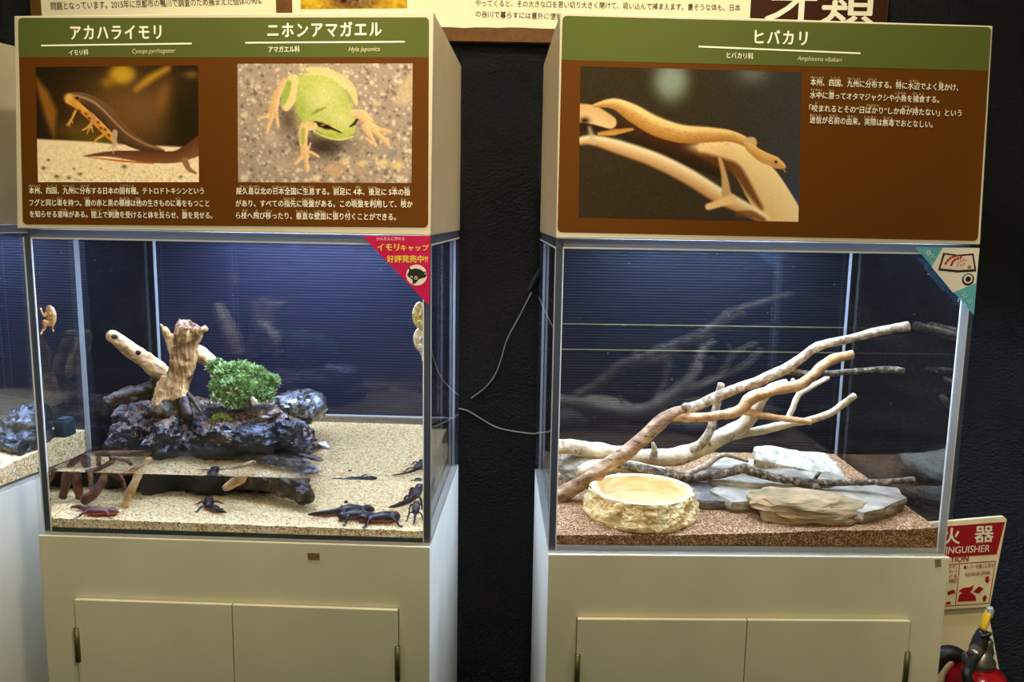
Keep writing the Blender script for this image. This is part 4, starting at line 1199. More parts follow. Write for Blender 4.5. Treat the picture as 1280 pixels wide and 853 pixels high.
isl = thing('rock_island', UL.p(0.19, 0.24, 0.04), 'wet black rock island standing in the water, carrying the stump and moss', 'rock')
def isl_mats(V, F):
    out = []
    for f in F:
        p0, p1, p2 = V[f[0]], V[f[1]], V[f[2]]
        nrm = (p1 - p0).cross(p2 - p0)
        nz = nrm.z / (nrm.length + 1e-12)
        u, v, z = UL.loc(p0)
        out.append(1 if nz > 0.6 and z > 0.108 and noise.noise(p0 * 35) > -0.42 else 0)
    return out
obj('rock_mass', (V, F), None, isl, smooth=True, mats=[wet, wet_soil], midx=isl_mats(V, F))
# angular wet stones piled on its right end
STN = [((0.285, 0.162, 0.115), (0.036, 0.030, 0.030), 41, 0.3, 'square black wet stone with a shiny top edge, in front of the moss'),
       ((0.330, 0.182, 0.105), (0.026, 0.032, 0.044), 42, 1.1, 'tall jagged wet stone at the water edge of the island'),
       ((0.325, 0.268, 0.145), (0.046, 0.042, 0.034), 43, 0.6, 'grey glittering stone at the island end behind the moss'),
       ((0.282, 0.222, 0.146), (0.038, 0.036, 0.014), 44, 2.0, 'flat brown wet stone between the moss and the glittering stone'),
       ((0.238, 0.156, 0.120), (0.020, 0.018, 0.016), 45, 0.2, 'small pale topped wet stone before the moss clump'),
       ((0.058, 0.195, 0.098), (0.034, 0.034, 0.040), 46, 0.9, 'rounded glossy wet stone at the end of the island near the side glass')]
wet2 = noisy('wet_grey_rock', [(0.3, (13, 13, 13)), (0.5, (36, 35, 33)), (0.7, (84, 82, 78))], 24, 10, rough=0.2, spec=0.8, bump=0.9, bscale=40, bdist=0.005, coat=0.6)
wet3 = noisy('wet_brown_rock', [(0.3, (40, 32, 24)), (0.5, (92, 74, 58)), (0.72, (146, 128, 108))], 24, 10, rough=0.25, spec=0.7, bump=0.9, bscale=40, bdist=0.005, coat=0.4)
for k, (c_, d_, sd, rz, lb) in enumerate(STN):
    o = obj('wet_stone', stone(UL.p(*c_), d_, sd, rz, planes=10, sub=4, rough=0.13, freq=3.2, sharp=26), (wet, wet, wet2, wet3, wet2, wet)[k], smooth=True)
    md = o.modifiers.new('split', 'EDGE_SPLIT'); md.split_angle = math.radians(32)
    tag(o, lb, 'stone')

# driftwood stump
def SP(x, y, v): return UL.at_v(x, y, v)
st = thing('driftwood_stump', UL.at_v(212, 512, 0.2), 'upright golden driftwood stump with a ragged top, standing on the rock island', 'driftwood')
def tr(pts, **kw): return limb(UL, pts, **kw)
trunk = [tr([(206, 522, 0.190, 20), (211, 508, 0.198, 19), (218, 489, 0.205, 16.5), (224, 469, 0.207, 15.5), (228, 449, 0.208, 14.5), (231, 430, 0.208, 15), (236, 415, 0.208, 16), (238, 407, 0.208, 16)], seg=20, rough=0.2, freq=30, seed=2, groove=0.1),
         tr([(180, 521, 0.170, 4), (190, 513, 0.180, 7), (202, 490, 0.195, 8), (206, 470, 0.2, 6)], rough=0.2, seed=3),
         tr([(236, 522, 0.17, 6), (230, 506, 0.185, 8), (227, 480, 0.2, 8), (230, 455, 0.205, 6)], rough=0.2, seed=4),
         tr([(219, 448, 0.2, 6), (214, 430, 0.198, 5.2), (209, 416, 0.196, 4.4), (204, 408, 0.195, 3.4), (200, 404, 0.194, 2)], rough=0.15, seed=5),
         tr([(242, 424, 0.2, 5), (250, 415, 0.2, 4.4), (256, 412, 0.2, 3.4), (259, 411, 0.2, 2)], rough=0.2, seed=6)]
V, F = organic(trunk, 0.0022, 0.0035, 34, 2, 1.0)
# vertical flutes in the wood, and a splintered crown
ztop = max(p.z for p in V)
def crown(p):
    k = max(0.0, min(1.0, (p.z - (ztop - 0.016)) / 0.010))
    q = Vector((p.x * 140, p.y * 140, 3.0))
    return p + Vector((0.0012 * noise.noise(q * 1.7), 0.0012 * noise.noise(q * 1.3 + Vector((4, 0, 0))), 0.0065 * noise.noise(q) + 0.003 * noise.noise(q * 2.3))) * k
V = [crown(p) for p in V]
V2 = []
for p in V:
    ang = math.atan2(p.y - UL.p(0.14, 0.205, 0).y, p.x - UL.p(0.14, 0.205, 0).x)
    V2.append(p + Vector((math.cos(ang), math.sin(ang), 0)) * 0.0016 * noise.noise(Vector((ang * 7, p.z * 14, 2))))
crown_m = noisy('stump_crown', [(0.3, (58, 40, 32)), (0.5, (112, 82, 66)), (0.75, (188, 156, 124))], 40, 8, rough=0.8, spec=0.2, bump=1.0, bscale=60, bdist=0.006)
zc = UL.at_v(205, 497, 0.2).z
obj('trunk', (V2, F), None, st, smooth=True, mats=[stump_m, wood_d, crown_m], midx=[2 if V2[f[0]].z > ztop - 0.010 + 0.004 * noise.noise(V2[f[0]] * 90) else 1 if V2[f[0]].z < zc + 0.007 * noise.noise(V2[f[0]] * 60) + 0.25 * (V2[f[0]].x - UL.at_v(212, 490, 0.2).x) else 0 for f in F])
obj('root', organic([tr([(228, 492, 0.20, 3.5), (238, 496, 0.19, 3.6), (246, 506, 0.182, 3.2), (252, 516, 0.175, 2)], rough=0.2, seed=10)], 0.002, 0.002, 40, 2)[0:2], wood_d, st, smooth=True)
db = thing('driftwood_branch', UL.at_v(180, 440, 0.24), 'pale driftwood branch leaning out behind the stump, with a knot hole', 'driftwood')
obj('branch', organic([tr([(136, 418, 0.18, 5.5), (144, 422, 0.184, 8), (158, 434, 0.196, 8.5), (175, 446, 0.21, 9.5), (190, 458, 0.225, 11), (204, 470, 0.24, 12), (212, 484, 0.245, 10)], rough=0.12, seed=12, seg=16)], 0.002, 0.0025, 36, 2), wood_p, db, smooth=True)
obj('dark_underside', organic([tr([(190, 466, 0.228, 6), (200, 476, 0.23, 9), (207, 492, 0.235, 9), (205, 508, 0.24, 8)], rough=0.2, seed=13)], 0.0022, 0.002, 36, 2), wood_d, db, smooth=True)
obj('knot_hole', ellip(UL.at_v(172, 441, 0.1965), (0.0062, 0.003, 0.0042), 3), plain('hole_dark', (26, 16, 8), 0.9), db, smooth=True)
obj('knot_hole', ellip(UL.at_v(143, 421, 0.1745), (0.006, 0.003, 0.004), 3), plain('hole_brown', (66, 44, 26), 0.9), db, smooth=True)
tag(obj('driftwood_piece', organic([tr([(131, 504, 0.155, 4), (146, 496, 0.175, 7), (165, 490, 0.20, 8), (185, 485, 0.22, 8), (200, 482, 0.24, 7)], rough=0.2, seed=14), tr([(134, 508, 0.16, 3), (160, 500, 0.19, 5), (190, 493, 0.23, 5)], rough=0.2, seed=15)], 0.0022, 0.003, 40, 2), wood_d, smooth=True),
    'low olive brown driftwood piece lying on the island before the dark glass corner', 'driftwood')
tag(obj('driftwood_piece', organic([tr([(238, 436, 0.235, 8), (252, 444, 0.24, 10), (264, 455, 0.245, 9), (270, 468, 0.245, 7), (272, 482, 0.245, 5)], rough=0.12, seed=16, seg=16)], 0.002, 0.002, 36, 2), wood_p, smooth=True),
    'whitish curved driftwood piece behind the stump, sinking into the moss', 'driftwood')

# moss
def moss(centres, nleaf, seed, leaf=0.006):
    rnd = random.Random(seed)
    V, F = [], []
    for i in range(nleaf):
        c, ax = centres[rnd.randrange(len(centres))]
        d = Vector((rnd.gauss(0, 1), rnd.gauss(0, 1), rnd.gauss(0.25, 0.9))).normalized()
        if d.z < -0.4: d.z = -d.z
        rr = rnd.uniform(0.72, 1.06)
        p = c + Vector((d.x * ax[0], d.y * ax[1], d.z * ax[2])) * rr
        gdir = (d + Vector((rnd.gauss(0, 0.6), rnd.gauss(0, 0.6), rnd.gauss(0.2, 0.5)))).normalized()
        sd = gdir.cross(Vector((rnd.gauss(0, 1), rnd.gauss(0, 1), rnd.gauss(0, 1)))).normalized()
        up = gdir.cross(sd).normalized()
        L = leaf * rnd.uniform(0.6, 1.5); w = L * rnd.uniform(0.16, 0.3)
        # a small pinnate frond: three leaflets
        for g, s in ((0.0, 1.0), (0.7, 0.7), (-0.7, 0.7)):
            e = (gdir * math.cos(g) + sd * math.sin(g)).normalized()
            f_ = e.cross(up).normalized()
            b = len(V)
            V += [p, p + e * L * s * 0.5 + f_ * w * s + up * 0.0006, p + e * L * s - up * 0.0012, p + e * L * s * 0.5 - f_ * w * s + up * 0.0006]
            F += [(b, b + 1, b + 2, b + 3)]
    return V, F
moss_m = noisy('moss_green', [(0.25, (52, 74, 38)), (0.45, (98, 130, 80)), (0.62, (138, 166, 114)), (0.8, (184, 202, 160))], 40, 4, rough=0.6, spec=0.3, second=((112, 112, 60), 14, 0.58, 0.72))
moss_y = noisy('moss_olive', [(0.3, (58, 62, 16)), (0.6, (112, 112, 38)), (0.8, (150, 146, 66))], 60, 4, rough=0.7, spec=0.2)
cl = []
for x, y, v, a in ((285, 470, 0.215, 0.022), (300, 468, 0.22, 0.024), (315, 474, 0.215, 0.024), (330, 482, 0.215, 0.020), (296, 486, 0.195, 0.024), (312, 490, 0.195, 0.024), (276, 484, 0.2, 0.016), (280, 497, 0.19, 0.018), (326, 494, 0.2, 0.02), (300, 502, 0.188, 0.02), (270, 460, 0.225, 0.012), (338, 478, 0.215, 0.011)):
    cl.append((UL.at_v(x, y, v), (a, a, a * 0.82)))
tag(obj('moss_clump', merge(moss(cl, 5200, 6, 0.0078), organic([ellip(c, [k * 0.78 for k in a], 3) for c, a in cl], 0.003, 0.004, 60, 1)), moss_m), 'bright green moss clump growing on the rock island beside the stump', 'moss', kind='stuff')
cl2 = [(UL.at_v(x, y, v), (a, a, a * 0.8)) for x, y, v, a in ((270, 526, 0.165, 0.009), (277, 524, 0.166, 0.010), (284, 527, 0.163, 0.007))]
tag(obj('moss_tuft', merge(moss(cl2, 500, 9, 0.004), organic([ellip(c, [k * 0.8 for k in a], 2) for c, a in cl2], 0.002, 0.002, 60, 1)), moss_y), 'small olive moss tuft on the front edge of the island', 'moss', kind='stuff')
tag(obj('pale_flower', merge(*[ellip(UL.at_v(316 + dx, 500 + dy, 0.172), (0.0042, 0.003, 0.006), 2) for dx, dy in ((0, 0), (3, 3), (1, 4))]), plain('petal', (196, 180, 150), 0.7), smooth=True), 'small pale fleck of dead leaf under the moss clump', 'leaf')

# submerged roots and sticks: built where the water shows them
def UB(u0, u1, v, z): return UL.p(u0, v, z)
def sub(pts, seed, disp=0.002, seg=12, vox=0.0022):
    """pts: (u, v, z, r) in tank metres"""
    return organic([tube([UL.p(u, v, z) for u, v, z, r in p_], [q[3] for q in p_], seg, 5, 0.2, 50, seed=seed + i) for i, p_ in enumerate(pts)], vox, disp, 40, 2)
wood_r = noisy('red_root', [(0.25, (50, 27, 14)), (0.5, (88, 54, 32)), (0.75, (146, 104, 66))], 26, 8, rough=0.6, spec=0.3, bump=0.7, bscale=50, bdist=0.004)
tag(obj('driftwood_root', sub([[(0.018, 0.11, 0.088, 0.006), (0.022, 0.10, 0.06, 0.008), (0.026, 0.095, 0.034, 0.007)], [(0.062, 0.105, 0.088, 0.004), (0.068, 0.095, 0.068, 0.006), (0.058, 0.080, 0.048, 0.008), (0.040, 0.070, 0.036, 0.008)],
                              [(0.066, 0.1, 0.084, 0.005), (0.085, 0.10, 0.075, 0.006), (0.098, 0.095, 0.064, 0.004), (0.102, 0.092, 0.052, 0.003)], [(0.03, 0.12, 0.085, 0.012), (0.07, 0.13, 0.08, 0.014), (0.11, 0.14, 0.078, 0.012)],
                              [(0.040, 0.108, 0.088, 0.004), (0.044, 0.10, 0.068, 0.004), (0.048, 0.09, 0.05, 0.005)]], 3), wood_r, smooth=True),
    'reddish brown branching driftwood root under the water by the side glass', 'driftwood')
tag(obj('sunken_stick', sub([[(0.128, 0.10, 0.088, 0.006), (0.118, 0.085, 0.06, 0.007), (0.105, 0.072, 0.030, 0.006)]], 5), wood_p, smooth=True), 'pale stick standing slanted under water beside the red root', 'driftwood')
tag(obj('sunken_stick', sub([[(0.30, 0.10, 0.088, 0.007), (0.285, 0.09, 0.072, 0.009), (0.262, 0.085, 0.058, 0.006)]], 6), wood_p, smooth=True), 'short pale stick under the island overhang in the water', 'driftwood')
tag(obj('driftwood_log', sub([[(0.25, 0.16, 0.06, 0.016), (0.31, 0.14, 0.064, 0.020), (0.36, 0.12, 0.060, 0.020), (0.385, 0.10, 0.052, 0.019), (0.392, 0.09, 0.040, 0.013)]], 7, 0.004), wood_d, smooth=True), 'sunken dark log with a rounded olive end reaching over the sand', 'driftwood')
tag(obj('dead_leaf', sub([[(0.372, 0.19, 0.10, 0.004), (0.392, 0.18, 0.098, 0.010), (0.41, 0.172, 0.095, 0.003)]], 8, 0.001, 10, 0.0016), wet3, smooth=True), 'brown dead leaf at the water edge of the island', 'leaf')
tag(obj('dead_leaf', sub([[(0.36, 0.15, 0.085, 0.004), (0.385, 0.135, 0.08, 0.008), (0.405, 0.125, 0.075, 0.006)]], 9, 0.001, 10, 0.0016), wet2, smooth=True), 'grey curled leaf sunk just below the surface by the island', 'leaf')
tag(obj('filter_box', ubox(UL, 0.552, 0.586, 0.37, 0.40, 0.050, 0.086), plain('black_plastic', (20, 22, 26), 0.4)), 'small black filter box under water in the far corner', 'filter')
bevel(bpy.data.objects['filter_box'], 0.003)
tag(obj('dark_pellet', stone(UL.p(0.452, 0.12, 0.0335), (0.0036, 0.003, 0.003), 5, sub=3), plain('pellet', (36, 26, 18), 0.7), smooth=True), 'single dark pellet on the open sand of the newt tank', 'pellet')

# ------------------------------------------------------------------ newts
def newt(un, spine, body=0.0095, legs=True, seed=0, mat=None, label='', tail=0.5, zf=zL, curl=None, lift=0.0):
    """spine: (u, v) points from the snout to the tail tip, lying on the bed. One continuous skin."""
    Q = []
    for i, q in enumerate(spine):
        u, v = q[0], q[1]
        z = zat(zf, un, u, v) + (q[2] if len(q) > 2 else 0) + lift
        Q.append((u, v, z))
    m = len(Q)
    prof = [(0.0, 0.40), (0.05, 0.78), (0.11, 0.92), (0.16, 0.74), (0.24, 0.92), (0.36, 1.06), (0.46, 0.92), (0.52, 0.70), (0.62, 0.60), (0.80, 0.46), (0.93, 0.28), (1.0, 0.1)]
    L = [0.0]
    for i in range(1, m): L.append(L[-1] + math.dist(Q[i], Q[i - 1]))
    pts3, rad = [], []
    def along(t):
        s = t * L[-1]
        for i in range(1, m):
            if s <= L[i] + 1e-9:
                k = (s - L[i - 1]) / max(1e-9, L[i] - L[i - 1])
                a, b = Vector(Q[i - 1]), Vector(Q[i])
                return a.lerp(b, k)
        return Vector(Q[-1])
    sm = [Vector(q) for q in Q]
    dense, _ = crom(sm, [0] * m, 8)
    LL = [0.0]
    for i in range(1, len(dense)): LL.append(LL[-1] + (dense[i] - dense[i - 1]).length)
    def at(t):
        s = t * LL[-1]
        for i in range(1, len(dense)):
            if s <= LL[i] + 1e-9:
                k = (s - LL[i - 1]) / max(1e-9, LL[i] - LL[i - 1])
                return dense[i - 1].lerp(dense[i], k), (dense[i] - dense[i - 1]).normalized()
        return dense[-1], (dense[-1] - dense[-2]).normalized()
    for t, k in prof:
        p, _ = at(t)
        r_ = body * k
        pts3.append(un.p(p.x, p.y, p.z + max(r_ * 0.75, body * 0.5) + 0.001)); rad.append(r_)
    half = 8
    parts = [tube(pts3[:half], rad[:half], 14, 4, sq=(1.08, 0.84)), tube(pts3[half - 2:], rad[half - 2:], 14, 4, sq=(0.62, 1.15))]
    # head: eyes
    p, d = at(0.07)
    sd = Vector((-d.y, d.x, 0)).normalized()
    for s in (-1, 1):
        e = p + sd * s * body * 0.62
        parts.append(ellip(un.p(e.x, e.y, e.z + body * 1.15), (body * 0.2,) * 3, 2))
    if legs:
        for t, fwd in ((0.20, -0.35), (0.47, 0.45)):
            p, d = at(t)
            sd = Vector((-d.y, d.x, 0)).normalized()
            for s in (-1, 1):
                a = p + sd * s * body * 0.6
                e = p + sd * s * body * 1.55 + d * fwd * body * 0.9
                f = p + sd * s * body * 2.15 + d * fwd * body * 2.2
                zg = zat(zf, un, f.x, f.y) + lift
                A = [un.p(a.x, a.y, a.z + body * 0.75), un.p(e.x, e.y, e.z + body * 0.72), un.p(f.x, f.y, zg + 0.0018)]
                parts.append(tube(A, [body * 0.30, body * 0.25, body * 0.2], 8, 4))
                fd = (f - e).normalized()
                for g in (-0.7, -0.25, 0.25, 0.7):
                    c, s_ = math.cos(g), math.sin(g)
                    q = Vector((fd.x * c - fd.y * s_, fd.x * s_ + fd.y * c, 0))
                    h = f + q * body * 0.72
                    parts.append(tube([un.p(f.x, f.y, zg + 0.0018), un.p(h.x, h.y, zg + 0.0012)], [body * 0.13, body * 0.09], 6, 2))
    V, F = organic(parts, body * 0.11, body * 0.04, 150, 2, seed)
    o = obj('newt', (V, F), mat, smooth=True)
    return tag(o, label, 'newt')

def newt_skin(name, back, belly):
    m, nt, b, _ = new_mat(name)
    N, L = nt.nodes, nt.links
    tc = N.new('ShaderNodeTexCoord'); sx = N.new('ShaderNodeSeparateXYZ'); L.new(tc.outputs['Normal'], sx.inputs[0])
    nz = N.new('ShaderNodeTexNoise'); nz.inputs['Scale'].default_value = 260; L.new(tc.outputs['Object'], nz.inputs['Vector'])
    ad = N.new('ShaderNodeMath'); ad.operation = 'MULTIPLY_ADD'; ad.inputs[1].default_value = 0.8; L.new(nz.outputs['Fac'], ad.inputs[0]); L.new(sx.outputs['Z'], ad.inputs[2])
    rp = N.new('ShaderNodeValToRGB'); L.new(ad.outputs[0], rp.inputs[0])
    e = rp.color_ramp.elements; e[0].position = 0.0; e[0].color = (*lin(belly), 1); e[1].position = 0.22; e[1].color = (*lin(back), 1)
    L.new(rp.outputs[0], b.inputs['Base Color']); b.inputs['Roughness'].default_value = 0.42
    bp = N.new('ShaderNodeBump'); bp.inputs['Strength'].default_value = 0.4; bp.inputs['Distance'].default_value = 0.001
    L.new(nz.outputs['Fac'], bp.inputs['Height']); L.new(bp.outputs[0], b.inputs['Normal'])
    return m
nk = newt_skin('newt_dark', (44, 26, 20), (130, 44, 20))
nb = newt_skin('newt_brown', (104, 52, 34), (164, 70, 34))
ng = newt_skin('newt_grey', (62, 54, 54), (120, 60, 36))  # grey back paints in the light reflecting off this newt
newt(UL, [(0.108, 0.040), (0.095, 0.040), (0.078, 0.036), (0.062, 0.038), (0.050, 0.050), (0.036, 0.058), (0.028, 0.050)], 0.0082, True, 1, nb, 'reddish brown newt walking on the sand below the driftwood root')
newt(UL, [(0.228, 0.120), (0.232, 0.108), (0.236, 0.092), (0.241, 0.076), (0.252, 0.062), (0.266, 0.054), (0.277, 0.050)], 0.0080, True, 2, nk, 'small dark newt with its tail towards the front, under the island')
newt(UL, [(0.502, 0.088), (0.488, 0.086), (0.470, 0.078), (0.453, 0.069), (0.437, 0.061), (0.420, 0.055), (0.403, 0.051)], 0.0098, True, 3, nk, 'dark newt with a straight tail, uppermost of the group on the sand')
newt(UL, [(0.452, 0.048), (0.466, 0.052), (0.482, 0.057), (0.498, 0.059), (0.512, 0.060), (0.524, 0.060)], 0.0088, True, 4, ng, 'greyish newt lying between the two darker newts on the sand')
newt(UL, [(0.482, 0.045), (0.496, 0.044), (0.511, 0.045), (0.527, 0.047), (0.541, 0.052), (0.543, 0.062), (0.533, 0.069), (0.516, 0.070), (0.505, 0.069)], 0.0095, True, 5, nk, 'dark newt with its tail curled forward, lowest of the group on the sand')
newt(UL, [(0.568, 0.175, 0.015), (0.565, 0.160, 0.014), (0.563, 0.142, 0.012), (0.559, 0.128, 0.010), (0.549, 0.116, 0.006), (0.534, 0.108, 0.003), (0.522, 0.104, 0.001)], 0.0082, True, 6, nk, 'dark newt resting against the side glass with its tail over the sand')
newt(UL, [(0.570, 0.080, 0.02), (0.571, 0.070, 0.016), (0.571, 0.058, 0.010), (0.571, 0.048, 0.005), (0.571, 0.040, 0.002), (0.570, 0.032, 0.0)], 0.0058, True, 7, nk, 'dark newt pressed along the side glass near the front corner')

# ------------------------------------------------------------------ tree frogs clinging to the glass
def frog(un, u, v, z, sgn, axis, size, label, head=1.0, mat=None):
    """A small tree frog on a pane. axis 'u': on a side pane, body standing off towards sgn*u; axis 'v': on the front pane."""
    def W(a, b, c):
        # a: along the glass, b: up, c: off the glass
        if axis == 'u': return un.p(u + sgn * c * size, v + a * size, z + b * size)
        return un.p(u + a * size, v + c * size, z + b * size)
    parts = []
    def T(pts, rr): parts.append(tube([W(*p) for p in pts], [x * size for x in rr], 10, 4))
    T([(0, -0.42, 0.16), (0, -0.2, 0.24), (0, 0.1, 0.26), (0, 0.34, 0.22), (0, 0.5 , 0.16)], [0.12, 0.21, 0.24, 0.19, 0.1])
    for s in (-1, 1):
        parts.append(ellip(W(s * 0.13, 0.36, 0.32), (0.06 * size,) * 3, 2))
        T([(s * 0.12, 0.18, 0.14), (s * 0.34, 0.06, 0.12), (s * 0.36, 0.30, 0.04)], [0.08, 0.06, 0.05])
        T([(s * 0.12, -0.36, 0.14), (s * 0.42, -0.18, 0.16), (s * 0.30, -0.50, 0.10), (s * 0.40, -0.62, 0.03)], [0.12, 0.10, 0.07, 0.05])
        for g in (-0.5, 0.0, 0.5):
            T([(s * 0.36, 0.30, 0.03), (s * (0.38 + 0.13 * math.sin(g)), 0.30 + 0.15 * math.cos(g), 0.025)], [0.03, 0.032])
            T([(s * 0.40, -0.62, 0.03), (s * (0.42 + 0.16 * math.sin(g + 0.5)), -0.62 - 0.17 * math.cos(g), 0.025)], [0.03, 0.032])
    V, F = organic(parts, size * 0.026, 0.0, 1, 2)
    return tag(obj('tree_frog', (V, F), mat, smooth=True), label, 'frog')
fr1 = noisy('frog_tan', [(0.3, (120, 84, 46)), (0.55, (176, 134, 84)), (0.8, (210, 176, 124))], 120, 4, rough=0.45, spec=0.4)
fr2 = noisy('frog_olive', [(0.3, (130, 116, 52)), (0.55, (190, 172, 104)), (0.8, (224, 212, 166))], 110, 4, rough=0.4, spec=0.4)
fr3 = noisy('frog_pale', [(0.3, (150, 134, 110)), (0.55, (196, 184, 160)), (0.8, (226, 218, 200))], 110, 4, rough=0.4, spec=0.4)
a = UL.loc(UL.at_v(46, 396, 0.03))
frog(UL, PANE + 0.0006, 0.034, a[2], 1, 'u', 0.032, 'tan tree frog clinging alone to the side glass nearest the neighbouring tank', mat=fr1)
b0 = UL.loc(UL.at_v(527, 396, 0.03)); b1 = UL.loc(UL.at_v(529, 424, 0.03))
frog(UL, TW - PANE - 0.0006, 0.036, b0[2], -1, 'u', 0.040, 'yellowish olive tree frog clinging under the magenta sticker', mat=fr2)
frog(UL, TW - PANE - 0.0006, 0.034, b1[2] - 0.002, -1, 'u', 0.036, 'pale tree frog clinging to the glass just below the olive frog', mat=fr3)

# ------------------------------------------------------------------ the tank at the picture edge
lava = noisy('black_lava', [(0.3, (10, 11, 12)), (0.55, (28, 29, 31)), (0.75, (84, 84, 84))], 22, 10, rough=0.3, spec=0.7, bump=1.0, bscale=30, bdist=0.008, coat=0.3)
nu_ = UN.loc(UN.at_z(30, 560, 0.05)); nu_ = (nu_[0] - 0.028, nu_[1], nu_[2])
lp = [stone(UN.p(nu_[0] + du, nu_[1] + 0.02 + dv, z - 0.006), d_, sd, rz, planes=12, sub=3, rough=0.12)
      for du, dv, z, d_, sd, rz in ((0.0, 0.02, 0.075, (0.045, 0.05, 0.05), 61, 0.4), (-0.05, 0.0, 0.065, (0.05, 0.05, 0.035), 62, 1.2), (0.02, -0.02, 0.06, (0.03, 0.035, 0.03), 63, 0.2), (0.005, 0.03, 0.10, (0.03, 0.035, 0.03), 64, 0.2))]
tag(obj('lava_rock', organic(lp, 0.004, 0.012, 26, 1, 5.0), lava, smooth=True), 'craggy black rock on pale sand in the tank at the picture edge', 'rock')
q = UN.loc(UN.at_v(74, 533, 0.355))
r = r = thing('water_pump', UN.p(q[0], q[1], 0.05), 'small dark cube shaped pump on the sand seen through the side glass', 'pump')
bevel(obj('pump_body', ubox(UN, q[0] - 0.013, q[0] + 0.013, q[1], q[1] + 0.03, 0.050, 0.084), plain('pump_dark', (26, 40, 44), 0.5), r), 0.003)
obj('pump_cap', ubox(UN, q[0] - 0.010, q[0] + 0.010, q[1] + 0.003, q[1] + 0.027, 0.0842, 0.088), plain('pump_cap', (52, 66, 68), 0.5), r)
a, b = UN.loc(UN.at_z(38, 563, 0.056)), UN.loc(UN.at_z(84, 540, 0.056))
a, b = (a[0] - 0.023, a[1]), (b[0] - 0.023, b[1])
d = Vector((b[0] - a[0], b[1] - a[1], 0)).normalized(); nn = Vector((-d.y, d.x, 0)) * 0.003
pts = [(a[0] - nn.x, a[1] - nn.y), (b[0] - nn.x, b[1] - nn.y), (b[0] + nn.x, b[1] + nn.y), (a[0] + nn.x, a[1] + nn.y)]
tag(obj('divider_strip', hexa([UN.p(x, y, 0.035) for x, y in pts] + [UN.p(x, y, 0.062) for x, y in pts]), plain('strip_black', (22, 24, 26), 0.5)), 'low black divider strip standing in the sand of the edge tank', 'divider')

TINT = (1.0, 1.0, 1.0)
# ------------------------------------------------------------------ stickers and tape
FL = Plane(UL.p(0, -0.0002, TH), UL.U, (0, 0, -1)); FR = Plane(UR.p(0, -0.0002, TH), UR.U, (0, 0, -1))
st = thing('corner_sticker', UL.at_v(520, 330, -0.0005), 'magenta triangular sticker with yellow writing on the corner of the newt tank', 'sticker')
mag = noisy('sticker_magenta', [(0.3, (186, 8, 62)), (0.7, (200, 18, 88))], 6, rough=0.4)
s0 = obj('sticker_sheet', sheet(FL, quadpx(FL, [(453, 295), (538, 295), (536.5, 382)]), 0.0003, 0.0008), mag, st)
yel = plain('sticker_yellow', (236, 214, 60), 0.5)
lettering('sticker_lettering', FL, 'かんたんに作れる', (471, 300.5), (506, 300.5), plain('sticker_white', (236, 200, 210), 0.5), s0, e=0.0011, bold=0.014, hpx=4.5)
lettering('sticker_lettering', FL, 'イモリ', (472, 313), (499, 313), yel, s0, e=0.0011, bold=0.02, hpx=8.5)
lettering('sticker_lettering', FL, 'キャップ', (501, 313), (536, 313), yel, s0, e=0.0011, bold=0.02, hpx=7.5)
lettering('sticker_lettering', FL, '好評発売中!!', (484, 327.5), (535, 327.5), yel, s0, e=0.0011, bold=0.02, hpx=9)
def disc(pl, x, y, rx, n=28):
    c = pl.px(x, y); e = pl.px(x + rx, y); r_ = abs(e[0] - c[0])
    return [(c[0] + r_ * math.cos(2 * math.pi * i / n), c[1] + r_ * math.sin(2 * math.pi * i / n)) for i in range(n)]
obj('sticker_disc', sheet(FL, disc(FL, 521, 344, 13), 0.0008, 0.0011), plain('disc_cream', (228, 214, 196), 0.5), s0)
ink = plain('ink_black', (22, 18, 18), 0.5)
obj('newt_head_mark', sheet(FL, quadpx(FL, [(510.5, 332), (514, 337), (519, 335.5), (526, 337), (530, 340), (534, 339), (533.5, 345), (531, 347), (524, 349), (519, 354.5), (515.5, 355), (516, 350), (511, 346.5), (509, 343.5), (511.5, 339)]), 0.0011, 0.0014), ink, s0)
for x, y, r_ in ((520, 347.5, 2.2), (514.5, 346.5, 1.5), (532, 342, 1.4)):
    obj('mark_ring', sheet(FL, disc(FL, x, y, r_, 14), 0.0014, 0.0016), plain('ring_cream', (228, 214, 196), 0.5), s0)
    obj('mark_ring', sheet(FL, disc(FL, x, y, r_ * 0.6, 14), 0.0016, 0.0018), ink, s0)

sr = thing('corner_sticker', UR.at_v(1200, 350, -0.0005), 'teal and white triangular sticker with a plate of sliced fish on the snake tank corner', 'sticker')
teal = noisy('sticker_teal', [(0.3, (84, 160, 172)), (0.7, (110, 186, 196))], 5, rough=0.4)
s1 = obj('sticker_sheet', sheet(FR, quadpx(FR, [(1144, 309), (1224, 310), (1217, 394)]), 0.0003, 0.0008), teal, sr)
obj('white_field', sheet(FR, quadpx(FR, [(1178, 310), (1224, 310.5), (1219.5, 354), (1191, 366), (1164.5, 334)]), 0.0008, 0.0010), plain('sticker_cream', (232, 222, 208), 0.5), s1)
obj('plate_border', sheet(FR, quadpx(FR, [(1178.5, 316), (1197, 318.5), (1216.5, 316.8), (1220, 339.5), (1196, 340.8), (1172, 338)]), 0.0010, 0.0012), plain('plate_brown', (44, 26, 18), 0.5), s1)
obj('plate_field', sheet(FR, quadpx(FR, [(1180.5, 318.4), (1197, 320.6), (1214.5, 319.2), (1217.2, 336.6), (1196, 337.8), (1175, 335.5)]), 0.0012, 0.0014), plain('plate_cream', (228, 208, 190), 0.5), s1)
red, pink = plain('fish_red', (160, 22, 26), 0.5), plain('fish_pink', (206, 150, 146), 0.5)
